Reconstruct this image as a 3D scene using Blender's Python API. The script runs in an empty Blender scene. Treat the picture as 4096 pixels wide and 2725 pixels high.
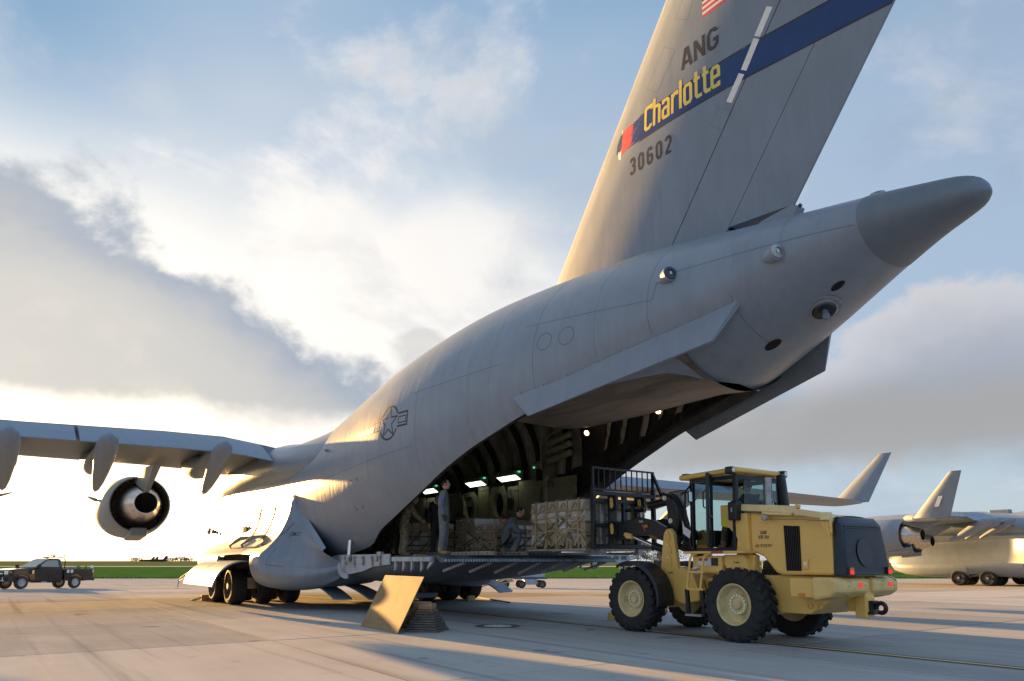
import bpy, bmesh, math, random
from mathutils import Vector, Matrix, Euler
random.seed(7)
SC = bpy.context.scene
COL = SC.collection
R = math.radians
PI = math.pi
# ---------------------------------------------------------------- camera
cd = bpy.data.cameras.new('camera'); CAM = bpy.data.objects.new('camera', cd); COL.objects.link(CAM)
cd.sensor_width = 36.0; cd.lens = 25.93; cd.shift_y = 0.1139
cd.clip_start = 0.1; cd.clip_end = 6000
CAM.location = (0, 0, 1.52); CAM.rotation_euler = (R(98.0), 0, 0)
SC.camera = CAM
# ---------------------------------------------------------------- world, sun, exposure
SUN_AZ, SUN_EL = -38.5, 6.5          # degrees left of the viewing direction, above the horizon
EXPO = 2.6
SC.view_settings.view_transform = 'Standard'; SC.view_settings.look = 'None'
SC.view_settings.exposure = EXPO; SC.view_settings.gamma = 1.0; SC.view_settings.use_curve_mapping = False
SC.cycles.use_denoising = True
SC.cycles.max_bounces = 6; SC.cycles.diffuse_bounces = 2; SC.cycles.glossy_bounces = 3
SC.cycles.transmission_bounces = 6; SC.cycles.transparent_max_bounces = 8
SC.cycles.sample_clamp_indirect = 6.0
sdir = Vector((math.sin(R(SUN_AZ)) * math.cos(R(SUN_EL)), math.cos(R(SUN_AZ)) * math.cos(R(SUN_EL)), math.sin(R(SUN_EL))))
sl = bpy.data.lights.new('sun', 'SUN'); sl.energy = 4.3; sl.angle = R(0.6); sl.color = (1.0, 0.55, 0.17)
SUN = bpy.data.objects.new('sun', sl); COL.objects.link(SUN)
SUN.rotation_euler = sdir.to_track_quat('Z', 'Y').to_euler()

class NX:
    """tiny expression layer over shader nodes"""
    def __init__(s, nt, sock): s.nt, s.s = nt, sock
    @staticmethod
    def op(nt, o, *a, clamp=False):
        n = nt.nodes.new('ShaderNodeMath'); n.operation = o; n.use_clamp = clamp
        for i, v in enumerate(a):
            if isinstance(v, NX): nt.links.new(v.s, n.inputs[i])
            else: n.inputs[i].default_value = v
        return NX(nt, n.outputs[0])
    def __add__(s, o): return NX.op(s.nt, 'ADD', s, o)
    __radd__ = __add__
    def __sub__(s, o): return NX.op(s.nt, 'SUBTRACT', s, o)
    def __rsub__(s, o): return NX.op(s.nt, 'SUBTRACT', o, s)
    def __mul__(s, o): return NX.op(s.nt, 'MULTIPLY', s, o)
    __rmul__ = __mul__
    def __truediv__(s, o): return NX.op(s.nt, 'DIVIDE', s, o)
    def __pow__(s, o): return NX.op(s.nt, 'POWER', s, o)
    def sm(s, a, b):
        n = s.nt.nodes.new('ShaderNodeMapRange'); n.interpolation_type = 'SMOOTHSTEP'
        s.nt.links.new(s.s, n.inputs[0]); n.inputs[1].default_value = a; n.inputs[2].default_value = b
        return NX(s.nt, n.outputs[0])
    def clamp(s): return NX.op(s.nt, 'ADD', s, 0.0, clamp=True)
def noise(nt, vec, scale, detail=6, rough=0.55, dist=0.0, out=0):
    n = nt.nodes.new('ShaderNodeTexNoise'); n.inputs['Scale'].default_value = scale
    n.inputs['Detail'].default_value = detail; n.inputs['Roughness'].default_value = rough
    n.inputs['Distortion'].default_value = dist
    if vec is not None: nt.links.new(vec, n.inputs['Vector'])
    return NX(nt, n.outputs[0]) if out == 0 else n.outputs[1]
def mixc(nt, f, a, b, mode='MIX'):
    n = nt.nodes.new('ShaderNodeMix'); n.data_type = 'RGBA'; n.blend_type = mode; n.clamp_factor = True
    def put(sk, v):
        if isinstance(v, NX): nt.links.new(v.s, sk)
        elif hasattr(v, 'is_linked'): nt.links.new(v, sk)
        elif isinstance(v, (int, float)): sk.default_value = v
        else: sk.default_value = (*v[:3], 1)
    put(n.inputs[0], f); put(n.inputs[6], a); put(n.inputs[7], b)
    return n.outputs[2]
def mapping(nt, vec, scale=(1, 1, 1), rot=(0, 0, 0), loc=(0, 0, 0)):
    n = nt.nodes.new('ShaderNodeMapping'); n.inputs['Scale'].default_value = scale
    n.inputs['Rotation'].default_value = rot; n.inputs['Location'].default_value = loc
    nt.links.new(vec, n.inputs['Vector']); return n.outputs[0]

def build_world():
    w = bpy.data.worlds.new('World'); SC.world = w; w.use_nodes = True
    nt = w.node_tree; nt.nodes.clear()
    out = nt.nodes.new('ShaderNodeOutputWorld'); bg = nt.nodes.new('ShaderNodeBackground')
    nt.links.new(bg.outputs[0], out.inputs[0])
    w.cycles.sampling_method = 'MANUAL'; w.cycles.sample_map_resolution = 512
    K = 0.05; bg.inputs[1].default_value = K
    G = 1.0 / (K * 2 ** EXPO)            # cloud colours below are written as they should look
    sky = nt.nodes.new('ShaderNodeTexSky'); sky.sky_type = 'NISHITA'; sky.sun_disc = False
    sky.sun_elevation = R(SUN_EL); sky.sun_rotation = R(SUN_AZ)
    sky.air_density = 1.0; sky.dust_density = 1.0; sky.ozone_density = 2.0
    tc = nt.nodes.new('ShaderNodeTexCoord'); D = tc.outputs['Generated']
    sx = nt.nodes.new('ShaderNodeSeparateXYZ'); nt.links.new(D, sx.inputs[0])
    x, y, z = (NX(nt, sx.outputs[i]) for i in range(3))
    az = NX.op(nt, 'ARCTAN2', x, y) * 57.2958          # degrees, 0 = ahead, + = right
    el = NX.op(nt, 'ARCSINE', z) * 57.2958
    dp = nt.nodes.new('ShaderNodeVectorMath'); dp.operation = 'DOT_PRODUCT'
    nt.links.new(D, dp.inputs[0]); dp.inputs[1].default_value = sdir
    ang = NX.op(nt, 'ARCCOSINE', NX(nt, dp.outputs['Value']) * 0.9999) * 57.2958
    cx = nt.nodes.new('ShaderNodeCombineXYZ')
    # cloud layer coordinates: a flattened dome, so the noise stretches towards the horizon
    h = z * 1.0 + 0.22
    for i, v in enumerate((x / h, y / h, z * 1.2)): nt.links.new(v.s, cx.inputs[i])
    P = cx.outputs[0]
    big = noise(nt, mapping(nt, P, (.6, .6, 1), loc=(1.7, 4.1, 0)), 1.0, 4, .5, .2)
    wn = noise(nt, mapping(nt, P, (1.0, .8, 1), loc=(5.3, 2.2, 1)), 1.9, 7, .62, .5)
    puff = noise(nt, mapping(nt, D, (1, 1, 1.25), loc=(.3, .2, .7)), 7.5, 7, .57, .1)
    pf = puff - .5
    c_ = lambda r, g, b: (r * G, g * G, b * G)
    ua = (az - SUN_AZ) * .8; ue = (el - SUN_EL) * 1.5
    aeff = NX.op(nt, 'SQRT', ua * ua + ue * ue)
    base = mixc(nt, aeff.sm(16, 52), c_(.88, .85, .80), c_(.46, .58, .72))
    base = mixc(nt, aeff.sm(48, 100), base, c_(.27, .41, .61))
    base = mixc(nt, el.sm(22, 46) * .75, base, c_(.17, .36, .60))
    base = mixc(nt, el.sm(10, 1) * ang.sm(36, 60) * .6, base, c_(.60, .66, .72))
    base = mixc(nt, ang.sm(70, 112), base, c_(.42, .76, 1.26))
    base = mixc(nt, .15, base, sky.outputs[0])
    base = mixc(nt, big.sm(.44, .64) * .6, base, mixc(nt, ang.sm(20, 70), c_(.74, .75, .77), c_(.40, .52, .68)))
    ba = (az + 7.0) / 15.0; be = (el - 21.0) / 8.0
    lit = NX.op(nt, 'EXPONENT', (ba * ba + be * be) * -1.0)          # cloud lit from behind, right of the bank
    base = mixc(nt, (lit + pf * .7).sm(.12, .85) * .9, base, c_(1.0, .97, .93))
    va = (az + 37.0) / 12.0; ve = (el - 34.0) / 9.0
    gap = NX.op(nt, 'EXPONENT', (va * va + ve * ve) * -1.0)          # open blue high on the left
    base = mixc(nt, gap * .95, base, c_(.15, .34, .58))
    wisp = (wn + pf * .55 - gap * .28).sm(.46, .70)
    base = mixc(nt, wisp * .8, base, mixc(nt, ang.sm(15, 75), c_(1.05, 1.0, .95), c_(.66, .69, .75)))
    shade = (noise(nt, mapping(nt, P, (1.2, .9, 1), loc=(2.2, 7.1, 3)), 2.3, 6, .6, .4) + pf * .3).sm(.50, .70)
    base = mixc(nt, shade * .38, base, mixc(nt, ang.sm(20, 70), c_(.62, .65, .70), c_(.34, .43, .56)))
    # heavy bank on the left: stepped top edge, flat underside
    top = NX.op(nt, 'MINIMUM', (az + 11.0) * -.62 + 14.0, 25.0)
    e1 = (top + pf * 15.0 + (wn - .5) * 6.0 - el).sm(-.6, 2.4); e0 = (el + pf * 5.0).sm(9.6, 12.2); ez = (az * -1.0 + pf * 12.0).sm(9.0, 12.5)
    bank = e1 * e0 * ez
    bcol = mixc(nt, (top - el + pf * 10).sm(1.0, 9.0), c_(.31, .39, .51), c_(.66, .64, .60))
    bcol = mixc(nt, (puff + (wn - .5) * .5).sm(.40, .62) * .45, bcol, c_(.47, .50, .54))
    base = mixc(nt, bank * .95, base, bcol)
    # heap cloud behind the tail and a flat grey deck under it
    ct = (az - 33.0) / 9.0; ctop = ct * ct * -2.6 + 18.2
    cum = (ctop + pf * 11.0 - el).sm(-.3, 1.3) * (az + pf * 8).sm(19.0, 23.0) * el.sm(7.0, 10.0)
    base = mixc(nt, cum * .9, base, mixc(nt, (ctop - el + pf * 6).sm(-.5, 6.0), c_(.68, .67, .70), c_(.38, .42, .49)))
    deck = (el + pf * 4.0).sm(5.2, 8.0) * (el + pf * 3).sm(13.5, 10.0) * (az + pf * 10).sm(3.0, 15.0)
    base = mixc(nt, deck * .85, base, c_(.40, .395, .39))
    sm_ = (az + 7.4) / 2.6; sn_ = (el - 16.7) / 1.6
    small = NX.op(nt, 'EXPONENT', (sm_ * sm_ + sn_ * sn_) * -1.0); base = mixc(nt, (small * 1.1 + pf * 3.0).sm(.45, 1.0) * .5, base, c_(.52, .53, .54))
    glow = NX.op(nt, 'EXPONENT', (ang * ang) * (-1 / (2 * 13.0 ** 2)))
    halo = mixc(nt, 1.0, base, mixc(nt, glow * (1.0 - bank * .8), (0, 0, 0), c_(.9, .70, .42)), 'ADD')
    gnd = mixc(nt, z.sm(-.02, .0), c_(.16, .17, .18), halo)
    nt.links.new(gnd, bg.inputs[0])
build_world()

# ---------------------------------------------------------------- helpers
def interp(tab, x):
    n = len(tab)
    if x <= tab[0][0]: return tab[0][1]
    if x >= tab[-1][0]: return tab[-1][1]
    i = 0
    while x > tab[i + 1][0]: i += 1
    def sl_(k):
        if k == 0: return (tab[1][1] - tab[0][1]) / (tab[1][0] - tab[0][0])
        if k == n - 1: return (tab[-1][1] - tab[-2][1]) / (tab[-1][0] - tab[-2][0])
        a = (tab[k][1] - tab[k - 1][1]) / (tab[k][0] - tab[k - 1][0]); b = (tab[k + 1][1] - tab[k][1]) / (tab[k + 1][0] - tab[k][0])
        return 0 if a * b <= 0 else 2 * a * b / (a + b)
    h = tab[i + 1][0] - tab[i][0]; t = (x - tab[i][0]) / h; m0, m1 = sl_(i) * h, sl_(i + 1) * h
    return (2 * t**3 - 3 * t * t + 1) * tab[i][1] + (t**3 - 2 * t * t + t) * m0 + (-2 * t**3 + 3 * t * t) * tab[i + 1][1] + (t**3 - t * t) * m1

class MB:
    """collects shapes and links them as one mesh object"""
    def __init__(s): s.v, s.f, s.m = [], [], []
    def add(s, vs, fs, m=0):
        b = len(s.v); s.v += [tuple(p) for p in vs]
        for f in fs: s.f.append([b + i for i in f]); s.m.append(m)
        return s
    def box(s, c, d, rot=None, m=0, taper=None):
        vs = []
        for k in (-.5, .5):
            for i, j in ((-.5, -.5), (.5, -.5), (.5, .5), (-.5, .5)):
                t = (taper if taper and k > 0 else (1, 1)); p = Vector((i * d[0] * t[0], j * d[1] * t[1], k * d[2]))
                if rot is not None: p.rotate(Euler(rot))
                vs.append(p + Vector(c))
        return s.add(vs, [(3, 2, 1, 0), (4, 5, 6, 7), (0, 1, 5, 4), (1, 2, 6, 5), (2, 3, 7, 6), (3, 0, 4, 7)], m)
    def b2(s, lo, hi, m=0):
        return s.box([(a + b) / 2 for a, b in zip(lo, hi)], [abs(b - a) for a, b in zip(lo, hi)], None, m)
    def bar(s, p, q, w, h, m=0, up=(0, 0, 1)):
        p, q = Vector(p), Vector(q); d = (q - p); L = d.length
        if L < 1e-6: return s
        d.normalize(); u = Vector(up)
        if abs(d.dot(u)) > .98: u = Vector((1, 0, 0))
        sd = d.cross(u).normalized(); u = sd.cross(d).normalized()
        vs = []
        for e in (p, q):
            for i, j in ((-1, -1), (1, -1), (1, 1), (-1, 1)): vs.append(e + sd * (i * w / 2) + u * (j * h / 2))
        return s.add(vs, [(3, 2, 1, 0), (4, 5, 6, 7), (0, 1, 5, 4), (1, 2, 6, 5), (2, 3, 7, 6), (3, 0, 4, 7)], m)
    def tube(s, pts, r, n=8, m=0, cap=True):
        pts = [Vector(p) for p in pts]; rings = []; pu = None
        for i, p in enumerate(pts):
            t = (pts[min(i + 1, len(pts) - 1)] - pts[max(i - 1, 0)])
            t = t.normalized() if t.length > 1e-9 else Vector((0, 0, 1))
            if pu is None: pu = t.orthogonal().normalized()
            pu = (pu - t * pu.dot(t)); pu = pu.normalized() if pu.length > 1e-6 else t.orthogonal().normalized()
            w = t.cross(pu); rr = r[i] if isinstance(r, (list, tuple)) else r
            rings.append([p + (pu * math.cos(2 * PI * k / n) + w * math.sin(2 * PI * k / n)) * rr for k in range(n)])
        return s.loft(rings, True, cap, m)
    def loft(s, rings, close=True, cap=False, m=0, flip=False):
        n = len(rings[0]); vs = [p for r in rings for p in r]; fs = []
        for i in range(len(rings) - 1):
            for k in range(n if close else n - 1):
                a, b = i * n + k, i * n + (k + 1) % n
                f = (a, b, b + n, a + n); fs.append(f[::-1] if flip else f)
        if cap:
            fs.append(tuple(range(n - 1, -1, -1)) if not flip else tuple(range(n))); L = (len(rings) - 1) * n
            fs.append(tuple(range(L, L + n)) if not flip else tuple(range(L + n - 1, L - 1, -1)))
        return s.add(vs, fs, m)
    def lathe(s, prof, o, ax, n=24, m=0, cap=False, a0=0, a1=2 * PI):
        ax = Vector(ax).normalized(); u = ax.orthogonal().normalized(); w = ax.cross(u); o = Vector(o)
        full = abs(a1 - a0 - 2 * PI) < 1e-6; nn = n if full else n + 1
        rings = [[o + ax * h + (u * math.cos(a0 + (a1 - a0) * k / n) + w * math.sin(a0 + (a1 - a0) * k / n)) * r for k in range(nn)] for r, h in prof]
        return s.loft(rings, full, cap, m)
    def prism(s, poly, fn, m=0):
        """poly: 2d points; fn(u,v,side) -> 3d for side 0/1"""
        n = len(poly); vs = [fn(u, v, 0) for u, v in poly] + [fn(u, v, 1) for u, v in poly]
        fs = [tuple(range(n - 1, -1, -1)), tuple(range(n, 2 * n))] + [(i, (i + 1) % n, n + (i + 1) % n, n + i) for i in range(n)]
        return s.add(vs, fs, m)
    def slab(s, poly, y0, y1, m=0):      # polygon in x,z extruded along y
        return s.prism(poly, lambda u, v, k: (u, y1 if k else y0, v), m)
    def build(s, name, mats, parent=None, smooth=None, bevel=0, loc=None, weld=False):
        me = bpy.data.meshes.new(name); me.from_pydata(s.v, [], s.f)
        mats = mats if isinstance(mats, (list, tuple)) else [mats]
        for q in mats: me.materials.append(q)
        if len(mats) > 1: me.polygons.foreach_set('material_index', s.m)
        bm = bmesh.new(); bm.from_mesh(me)
        if weld: bmesh.ops.remove_doubles(bm, verts=bm.verts, dist=1e-4)
        bmesh.ops.recalc_face_normals(bm, faces=bm.faces); bm.to_mesh(me); bm.free()
        if smooth is not None:
            me.polygons.foreach_set('use_smooth', [True] * len(me.polygons)); me.set_sharp_from_angle(angle=R(smooth))
        o = bpy.data.objects.new(name, me); COL.objects.link(o)
        if parent: o.parent = parent
        if loc: o.location = loc
        if bevel:
            b = o.modifiers.new('bevel', 'BEVEL'); b.width = bevel; b.segments = 2; b.limit_method = 'ANGLE'; b.angle_limit = R(40)
        return o
def thing(name, label, cat, loc=(0, 0, 0), rz=0, group=None, rot=None):
    o = bpy.data.objects.new(name, None); COL.objects.link(o); o.empty_display_size = .2
    o.location = loc; o.rotation_euler = rot if rot else (0, 0, rz)
    o['label'] = label; o['category'] = cat
    if group: o['group'] = group
    return o
def tag(o, label, cat, group=None):
    o['label'] = label; o['category'] = cat
    if group: o['group'] = group
    return o
def struct(o, label=None):
    o['kind'] = 'structure'
    if label: o['label'] = label
    return o
def copy_tree(o, parent=None):
    c = o.copy(); COL.objects.link(c); c.parent = parent
    for ch in list(o.children): copy_tree(ch, c)
    return c

# ---------------------------------------------------------------- materials
MAT = {}
def mat(name, col, rough=.6, metal=0.0, var=.0, vs=3.0, bump=0.0, bs=40.0, stretch=(1, 1, 1), coat=0.0, spec=.5, dirt=None, ds=1.2, dlo=.52, dhi=.72, emit=None, es=1.0, alpha=None, trans=0.0, ior=1.45):
    m = bpy.data.materials.new(name); m.use_nodes = True; nt = m.node_tree
    b = nt.nodes['Principled BSDF']
    b.inputs['Base Color'].default_value = (*col, 1); b.inputs['Roughness'].default_value = rough
    b.inputs['Metallic'].default_value = metal; b.inputs['Specular IOR Level'].default_value = spec
    b.inputs['Coat Weight'].default_value = coat; b.inputs['IOR'].default_value = ior
    b.inputs['Transmission Weight'].default_value = trans
    if alpha is not None: b.inputs['Alpha'].default_value = alpha
    if emit: b.inputs['Emission Color'].default_value = (*emit, 1); b.inputs['Emission Strength'].default_value = es
    if var or dirt or bump:
        tc = nt.nodes.new('ShaderNodeTexCoord'); v = mapping(nt, tc.outputs['Object'], stretch)
        c = None
        if var:
            n = noise(nt, v, vs, 7, .6)
            c = mixc(nt, n.sm(.3, .7), tuple(q * (1 - var) for q in col), tuple(min(1, q * (1 + var)) for q in col))
        if dirt:
            n2 = noise(nt, mapping(nt, v, (1, 1, 1), loc=(7, 3, 5)), ds, 9, .65, .4)
            c = mixc(nt, n2.sm(dlo, dhi), c if c is not None else col, dirt)
        if c is not None: nt.links.new(c, b.inputs['Base Color'])
        if bump:
            bp = nt.nodes.new('ShaderNodeBump'); bp.inputs['Strength'].default_value = bump; bp.inputs['Distance'].default_value = .02
            nb = noise(nt, v, bs, 4, .6); nt.links.new(nb.s, bp.inputs['Height']); nt.links.new(bp.outputs[0], b.inputs['Normal'])
    MAT[name] = m
    return m
# ---------------------------------------------------------------- ground
AO = Vector((-5.838, 28.225, 0)); ARZ = R(-54.333)          # aircraft frame: x aft, y starboard, z up
AD = Vector((math.cos(ARZ), math.sin(ARZ), 0)); AR = Vector((-math.sin(ARZ), math.cos(ARZ), 0))
def A2W(a, y, z=0): return AO + AD * a + AR * y + Vector((0, 0, z))
GT = [(-400, 0), (28, 0), (34, -.06), (75, -.66), (96, -.72), (104, -.7), (150, -.35), (300, 0.0), (700, .35), (3000, 0.0)]
def zg(Y): return interp(GT, Y)

def concrete(name, lo, hi, tint):
    m = bpy.data.materials.new(name); m.use_nodes = True; nt = m.node_tree; b = nt.nodes['Principled BSDF']
    tc = nt.nodes.new('ShaderNodeTexCoord'); oi = nt.nodes.new('ShaderNodeObjectInfo')
    g = nt.nodes.new('ShaderNodeNewGeometry'); W = g.outputs['Position']
    v = mapping(nt, W, (1, 1, 0), (0, 0, -ARZ))
    n1 = noise(nt, v, .35, 8, .6, .3); n2 = noise(nt, mapping(nt, v, (.12, 1.3, 1)), 1.2, 8, .62, .2)
    n3 = noise(nt, v, 60, 3, .7); n4 = noise(nt, mapping(nt, v, (1, 1, 1), loc=(9, 2, 0)), 1.6, 9, .7, .8)
    rnd = NX(nt, oi.outputs['Random'])
    t = (n1 * .45 + n2 * .45 + (n3 - .5) * .45 + (rnd - .5) * .34).sm(.18, .72)
    c = mixc(nt, t, lo, hi)
    c = mixc(nt, n4.sm(.58, .74) * .55, c, tint)                 # old stains
    n5 = noise(nt, mapping(nt, v, (.05, 2.2, 1), loc=(1, 5, 0)), .9, 6, .6)
    c = mixc(nt, n5.sm(.54, .70) * .5, c, tuple(q * .62 for q in lo))   # tyre and drag marks along the lanes
    n6 = noise(nt, mapping(nt, v, (1, 1, 1), loc=(3, 8, 0)), .9, 2, .4); c = mixc(nt, n6.sm(.70, .74) * .5, c, tuple(q * .45 for q in lo))   # oil drips
    n7 = noise(nt, mapping(nt, v, (1, 1, 1), loc=(6, 1, 0)), 2.2, 5, .7, 1.2); c = mixc(nt, n7.sm(.66, .70) * .35, c, tuple(min(1, q * 1.45) for q in hi))   # worn pale patches
    nt.links.new(c, b.inputs['Base Color'])
    rr = n1 * .2 + .75; nt.links.new(rr.s, b.inputs['Roughness']); b.inputs['Specular IOR Level'].default_value = .0
    bp = nt.nodes.new('ShaderNodeBump'); bp.inputs['Strength'].default_value = .35; bp.inputs['Distance'].default_value = .006
    nb = noise(nt, v, 45, 6, .7); nt.links.new(nb.s, bp.inputs['Height']); nt.links.new(bp.outputs[0], b.inputs['Normal'])
    MAT[name] = m; return m
concrete('concrete', (.30, .295, .285), (.45, .44, .42), (.17, .168, .165))
mat('joint', (.07, .065, .06), .9)
mat('paint_yellow', (.62, .45, .16), .7, var=.25, vs=6)
mat('paint_black', (.022, .022, .024), .6, var=.3, vs=5)

def build_ground():
    ys = [-60, -20, 0, 28, 31, 34, 45, 60, 75, 85, 96]
    m = MB(); xs = [-260, -60, 0, 60, 140, 300]
    for i in range(len(ys) - 1):
        for j in range(len(xs) - 1):
            m.add([(xs[j], ys[i], zg(ys[i]) - .014), (xs[j + 1], ys[i], zg(ys[i]) - .014), (xs[j + 1], ys[i + 1], zg(ys[i + 1]) - .014), (xs[j], ys[i + 1], zg(ys[i + 1]) - .014)], [(0, 1, 2, 3)], 1)
    ap = struct(m.build('apron', [MAT['joint'], MAT['concrete']], smooth=30), 'pale concrete aircraft parking apron with sealed joints')
    S = 6.1; rot = R(-1.0)
    # dark bed under the slabs so that the open joints read as sealant
    for i in range(-7, 9):
        for j in range(-7, 9):
            a0, y0 = 5.75 + S * i, -6.95 + S * j
            c = A2W(a0 + S / 2, y0 + S / 2)
            if c.y < 3 or c.y > 52 or abs(c.x) > c.y * .78 + 9: continue
            w = MB(); g = .02
            def P(u, v, dz=0):
                u_, v_ = u - 9, v + 4; p = A2W(9 + u_ * math.cos(rot) - v_ * math.sin(rot), -4 + u_ * math.sin(rot) + v_ * math.cos(rot))
                return (p.x, p.y, zg(p.y) + dz)
            dz = random.uniform(-.0015, .0015)
            q = [(a0 + g, y0 + g), (a0 + S - g, y0 + g), (a0 + S - g, y0 + S - g), (a0 + g, y0 + S - g)]
            e = .008
            q2 = [(a0 + g + e, y0 + g + e), (a0 + S - g - e, y0 + g + e), (a0 + S - g - e, y0 + S - g - e), (a0 + g + e, y0 + S - g - e)]
            w.add([P(*p, -.012) for p in q] + [P(*p, -.003 + dz) for p in q] + [P(*p, dz) for p in q2],
                  [(0, 1, 5, 4), (1, 2, 6, 5), (2, 3, 7, 6), (3, 0, 4, 7), (4, 5, 9, 8), (5, 6, 10, 9), (6, 7, 11, 10), (7, 4, 8, 11), (8, 9, 10, 11)])
            o = w.build('concrete_slab', MAT['concrete'], ap)
            f = MB(); f.add([P(a0, y0, -.0125), P(a0 + S, y0, -.0125), P(a0 + S, y0 + S, -.0125), P(a0, y0 + S, -.0125)], [(0, 1, 2, 3)])
            f.build('joint_seal', MAT['joint'], ap)
    # lead-in line: yellow with black borders, along the centre of the parked aircraft
    pts = [(-38, .12), (4.8, .2), (9, .25), (17, .36), (26, .62), (40, 1.2)]
    for nm, o0, o1, mt, zz in (('line_border', -.17, .17, 'paint_black', .004), ('yellow_line', -.055, .055, 'paint_yellow', .008)):
        m = MB(); rows = []
        for k in range(61):
            a = -38 + 78 * k / 60; y = interp(pts, a)
            p, q = A2W(a, y + o0), A2W(a, y + o1); rows.append([(p.x, p.y, zg(p.y) + zz), (q.x, q.y, zg(q.y) + zz)])
        m.loft(rows, False); m.build(nm, MAT[mt], ap)
    # grass field beyond the apron up to the horizon
    ys = [96, 104, 115, 130, 150, 190, 250, 300, 420, 700, 1500, 4000]
    m = MB()
    for i in range(len(ys) - 1):
        x0, x1 = 900 + ys[i], 900 + ys[i + 1]
        m.add([(-3000, ys[i], zg(ys[i])), (3000, ys[i], zg(ys[i])), (3000, ys[i + 1], zg(ys[i + 1])), (-3000, ys[i + 1], zg(ys[i + 1]))], [(0, 1, 2, 3)])
    gm = bpy.data.materials.new('grass'); gm.use_nodes = True; nt = gm.node_tree; b = nt.nodes['Principled BSDF']
    g = nt.nodes.new('ShaderNodeNewGeometry'); sx = nt.nodes.new('ShaderNodeSeparateXYZ'); nt.links.new(g.outputs['Position'], sx.inputs[0])
    Y = NX(nt, sx.outputs[1]); n = noise(nt, mapping(nt, g.outputs['Position'], (.02, .06, 0)), 1, 7, .6); n2 = noise(nt, mapping(nt, g.outputs['Position'], (.5, .12, 0)), 1, 7, .65)
    dry = (Y + (n - .5) * 90).sm(190, 300)
    c = mixc(nt, n2.sm(.3, .7), (.040, .105, .022), (.065, .140, .032))
    c = mixc(nt, dry * .8, c, (.13, .14, .05))
    nt.links.new(c, b.inputs['Base Color']); b.inputs['Roughness'].default_value = 1.0; b.inputs['Specular IOR Level'].default_value = .0
    MAT['grass'] = gm
    struct(m.build('grass_field', gm, smooth=60), 'mown green airfield grass turning dry towards the runway')
    # ragged verge of longer grass along the apron edge
    m = MB()
    for k in range(5200):
        x = random.uniform(-110, 110); y = 95.6 + abs(random.gauss(0, .9)); h = random.uniform(.10, .34); w = random.uniform(.03, .08); z = zg(y) - .02; dx = random.uniform(-.12, .12)
        m.add([(x - w, y, z), (x + w, y, z), (x + dx, y, z + h)], [(0, 1, 2)])
    mat('verge', (.13, .15, .045), 1.0, var=.4, vs=2, spec=0)
    v = m.build('verge_grass', MAT['verge']); v['kind'] = 'stuff'; v['label'] = 'ragged dry grass along the apron edge'
    # runway strip far away
    m = MB(); m.add([(-900, 205, zg(205) + .05), (900, 205, zg(205) + .05), (900, 230, zg(230) + .05), (-900, 230, zg(230) + .05)], [(0, 1, 2, 3)])
    struct(m.build('far_taxiway', MAT['concrete']), 'distant pale taxiway across the grass')
    # painted ground disc near the ramp
    m = MB(); c = A2W(11.73, -1.65); 
    m.lathe([(.001, .010), (.30, .010), (.34, .004)], (c.x, c.y, 0), (0, 0, 1), 28, 0)
    m.lathe([(.34, .006), (.52, .006), (.55, .002)], (c.x, c.y, 0), (0, 0, 1), 28, 1)
    mat('worn_white', (.62, .60, .55), .8, var=.4, vs=9, dirt=(.2, .19, .18), ds=6)
    mat('tar', (.10, .10, .10), .8, var=.3)
    tag(m.build('ground_point_cover', [MAT['worn_white'], MAT['tar']], smooth=30), 'round pale cover plate with dark rim set in the apron', 'ground cover')
build_ground()
# ---------------------------------------------------------------- aircraft shapes
ZT = [(-15, 3.6), (-14, 4.6), (-11, 5.8), (-8, 6.4), (-2, 6.3), (1, 6.0), (4, 6.73), (8, 7.81), (12, 8.24), (16, 8.07), (18, 7.79), (20, 7.5), (21.3, 7.36), (21.75, 7.3), (22.0, 7.2), (22.12, 7.06), (22.15, 6.97)]
ZB = [(-15, 3.4), (-14, 2.6), (-11, 1.4), (-8, .95), (0, .9), (4, .95), (8, 1.6), (12, 2.9), (16, 4.3), (18, 5.1), (19.6, 5.82), (20.6, 6.32), (21.3, 6.6), (21.75, 6.72), (22.0, 6.8), (22.12, 6.9), (22.15, 6.94)]
WW = [(-15, .05), (-14, 1.2), (-11, 2.5), (-8, 3.25), (-5, 3.43), (2, 3.43), (8.3, 3.39), (10.4, 3.20), (12, 2.95), (14, 2.60), (17, 2.03), (19, 1.5), (20.6, .95), (21.3, .62), (21.75, .4), (22.0, .25), (22.12, .1), (22.15, .02)]
ZM = [(-15, 3.5), (-8, 4.0), (2, 4.0), (6, 4.35), (10, 4.9), (14, 5.6), (18, 6.3), (20.6, 6.85), (22.15, 6.95)]
PB = [(-30, 2.5), (6, 2.5), (14, 2.2), (18, 2.0), (30, 2.0)]
PHE = [(3.6, 2.46), (4.6, 2.403), (6.4, 2.403), (7.6, 2.286), (8.7, 2.228), (10.1, 2.15), (11.2, 2.08), (12.2, 2.033), (13.1, 2.014), (13.7, 2.0), (15.2, 2.08), (16.5, 2.286), (17.1, 2.461), (17.3, 2.694), (17.5, 2.967), (17.56, PI)]
def fus(a, ph, off=0.0):
    w = interp(WW, a); zm = interp(ZM, a); ht = interp(ZT, a) - zm; hb = zm - interp(ZB, a)
    s, c = math.sin(ph), math.cos(ph)
    if c >= 0: y = -w * s; z = zm + ht * c
    else:
        p = 2 / interp(PB, a); y = -w * math.copysign(abs(s) ** p, s); z = zm - hb * abs(c) ** p
    if off:
        r = math.hypot(y, z - zm) or 1; k = (r + off) / r; y *= k; z = zm + (z - zm) * k
    return (a, y, z)
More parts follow.
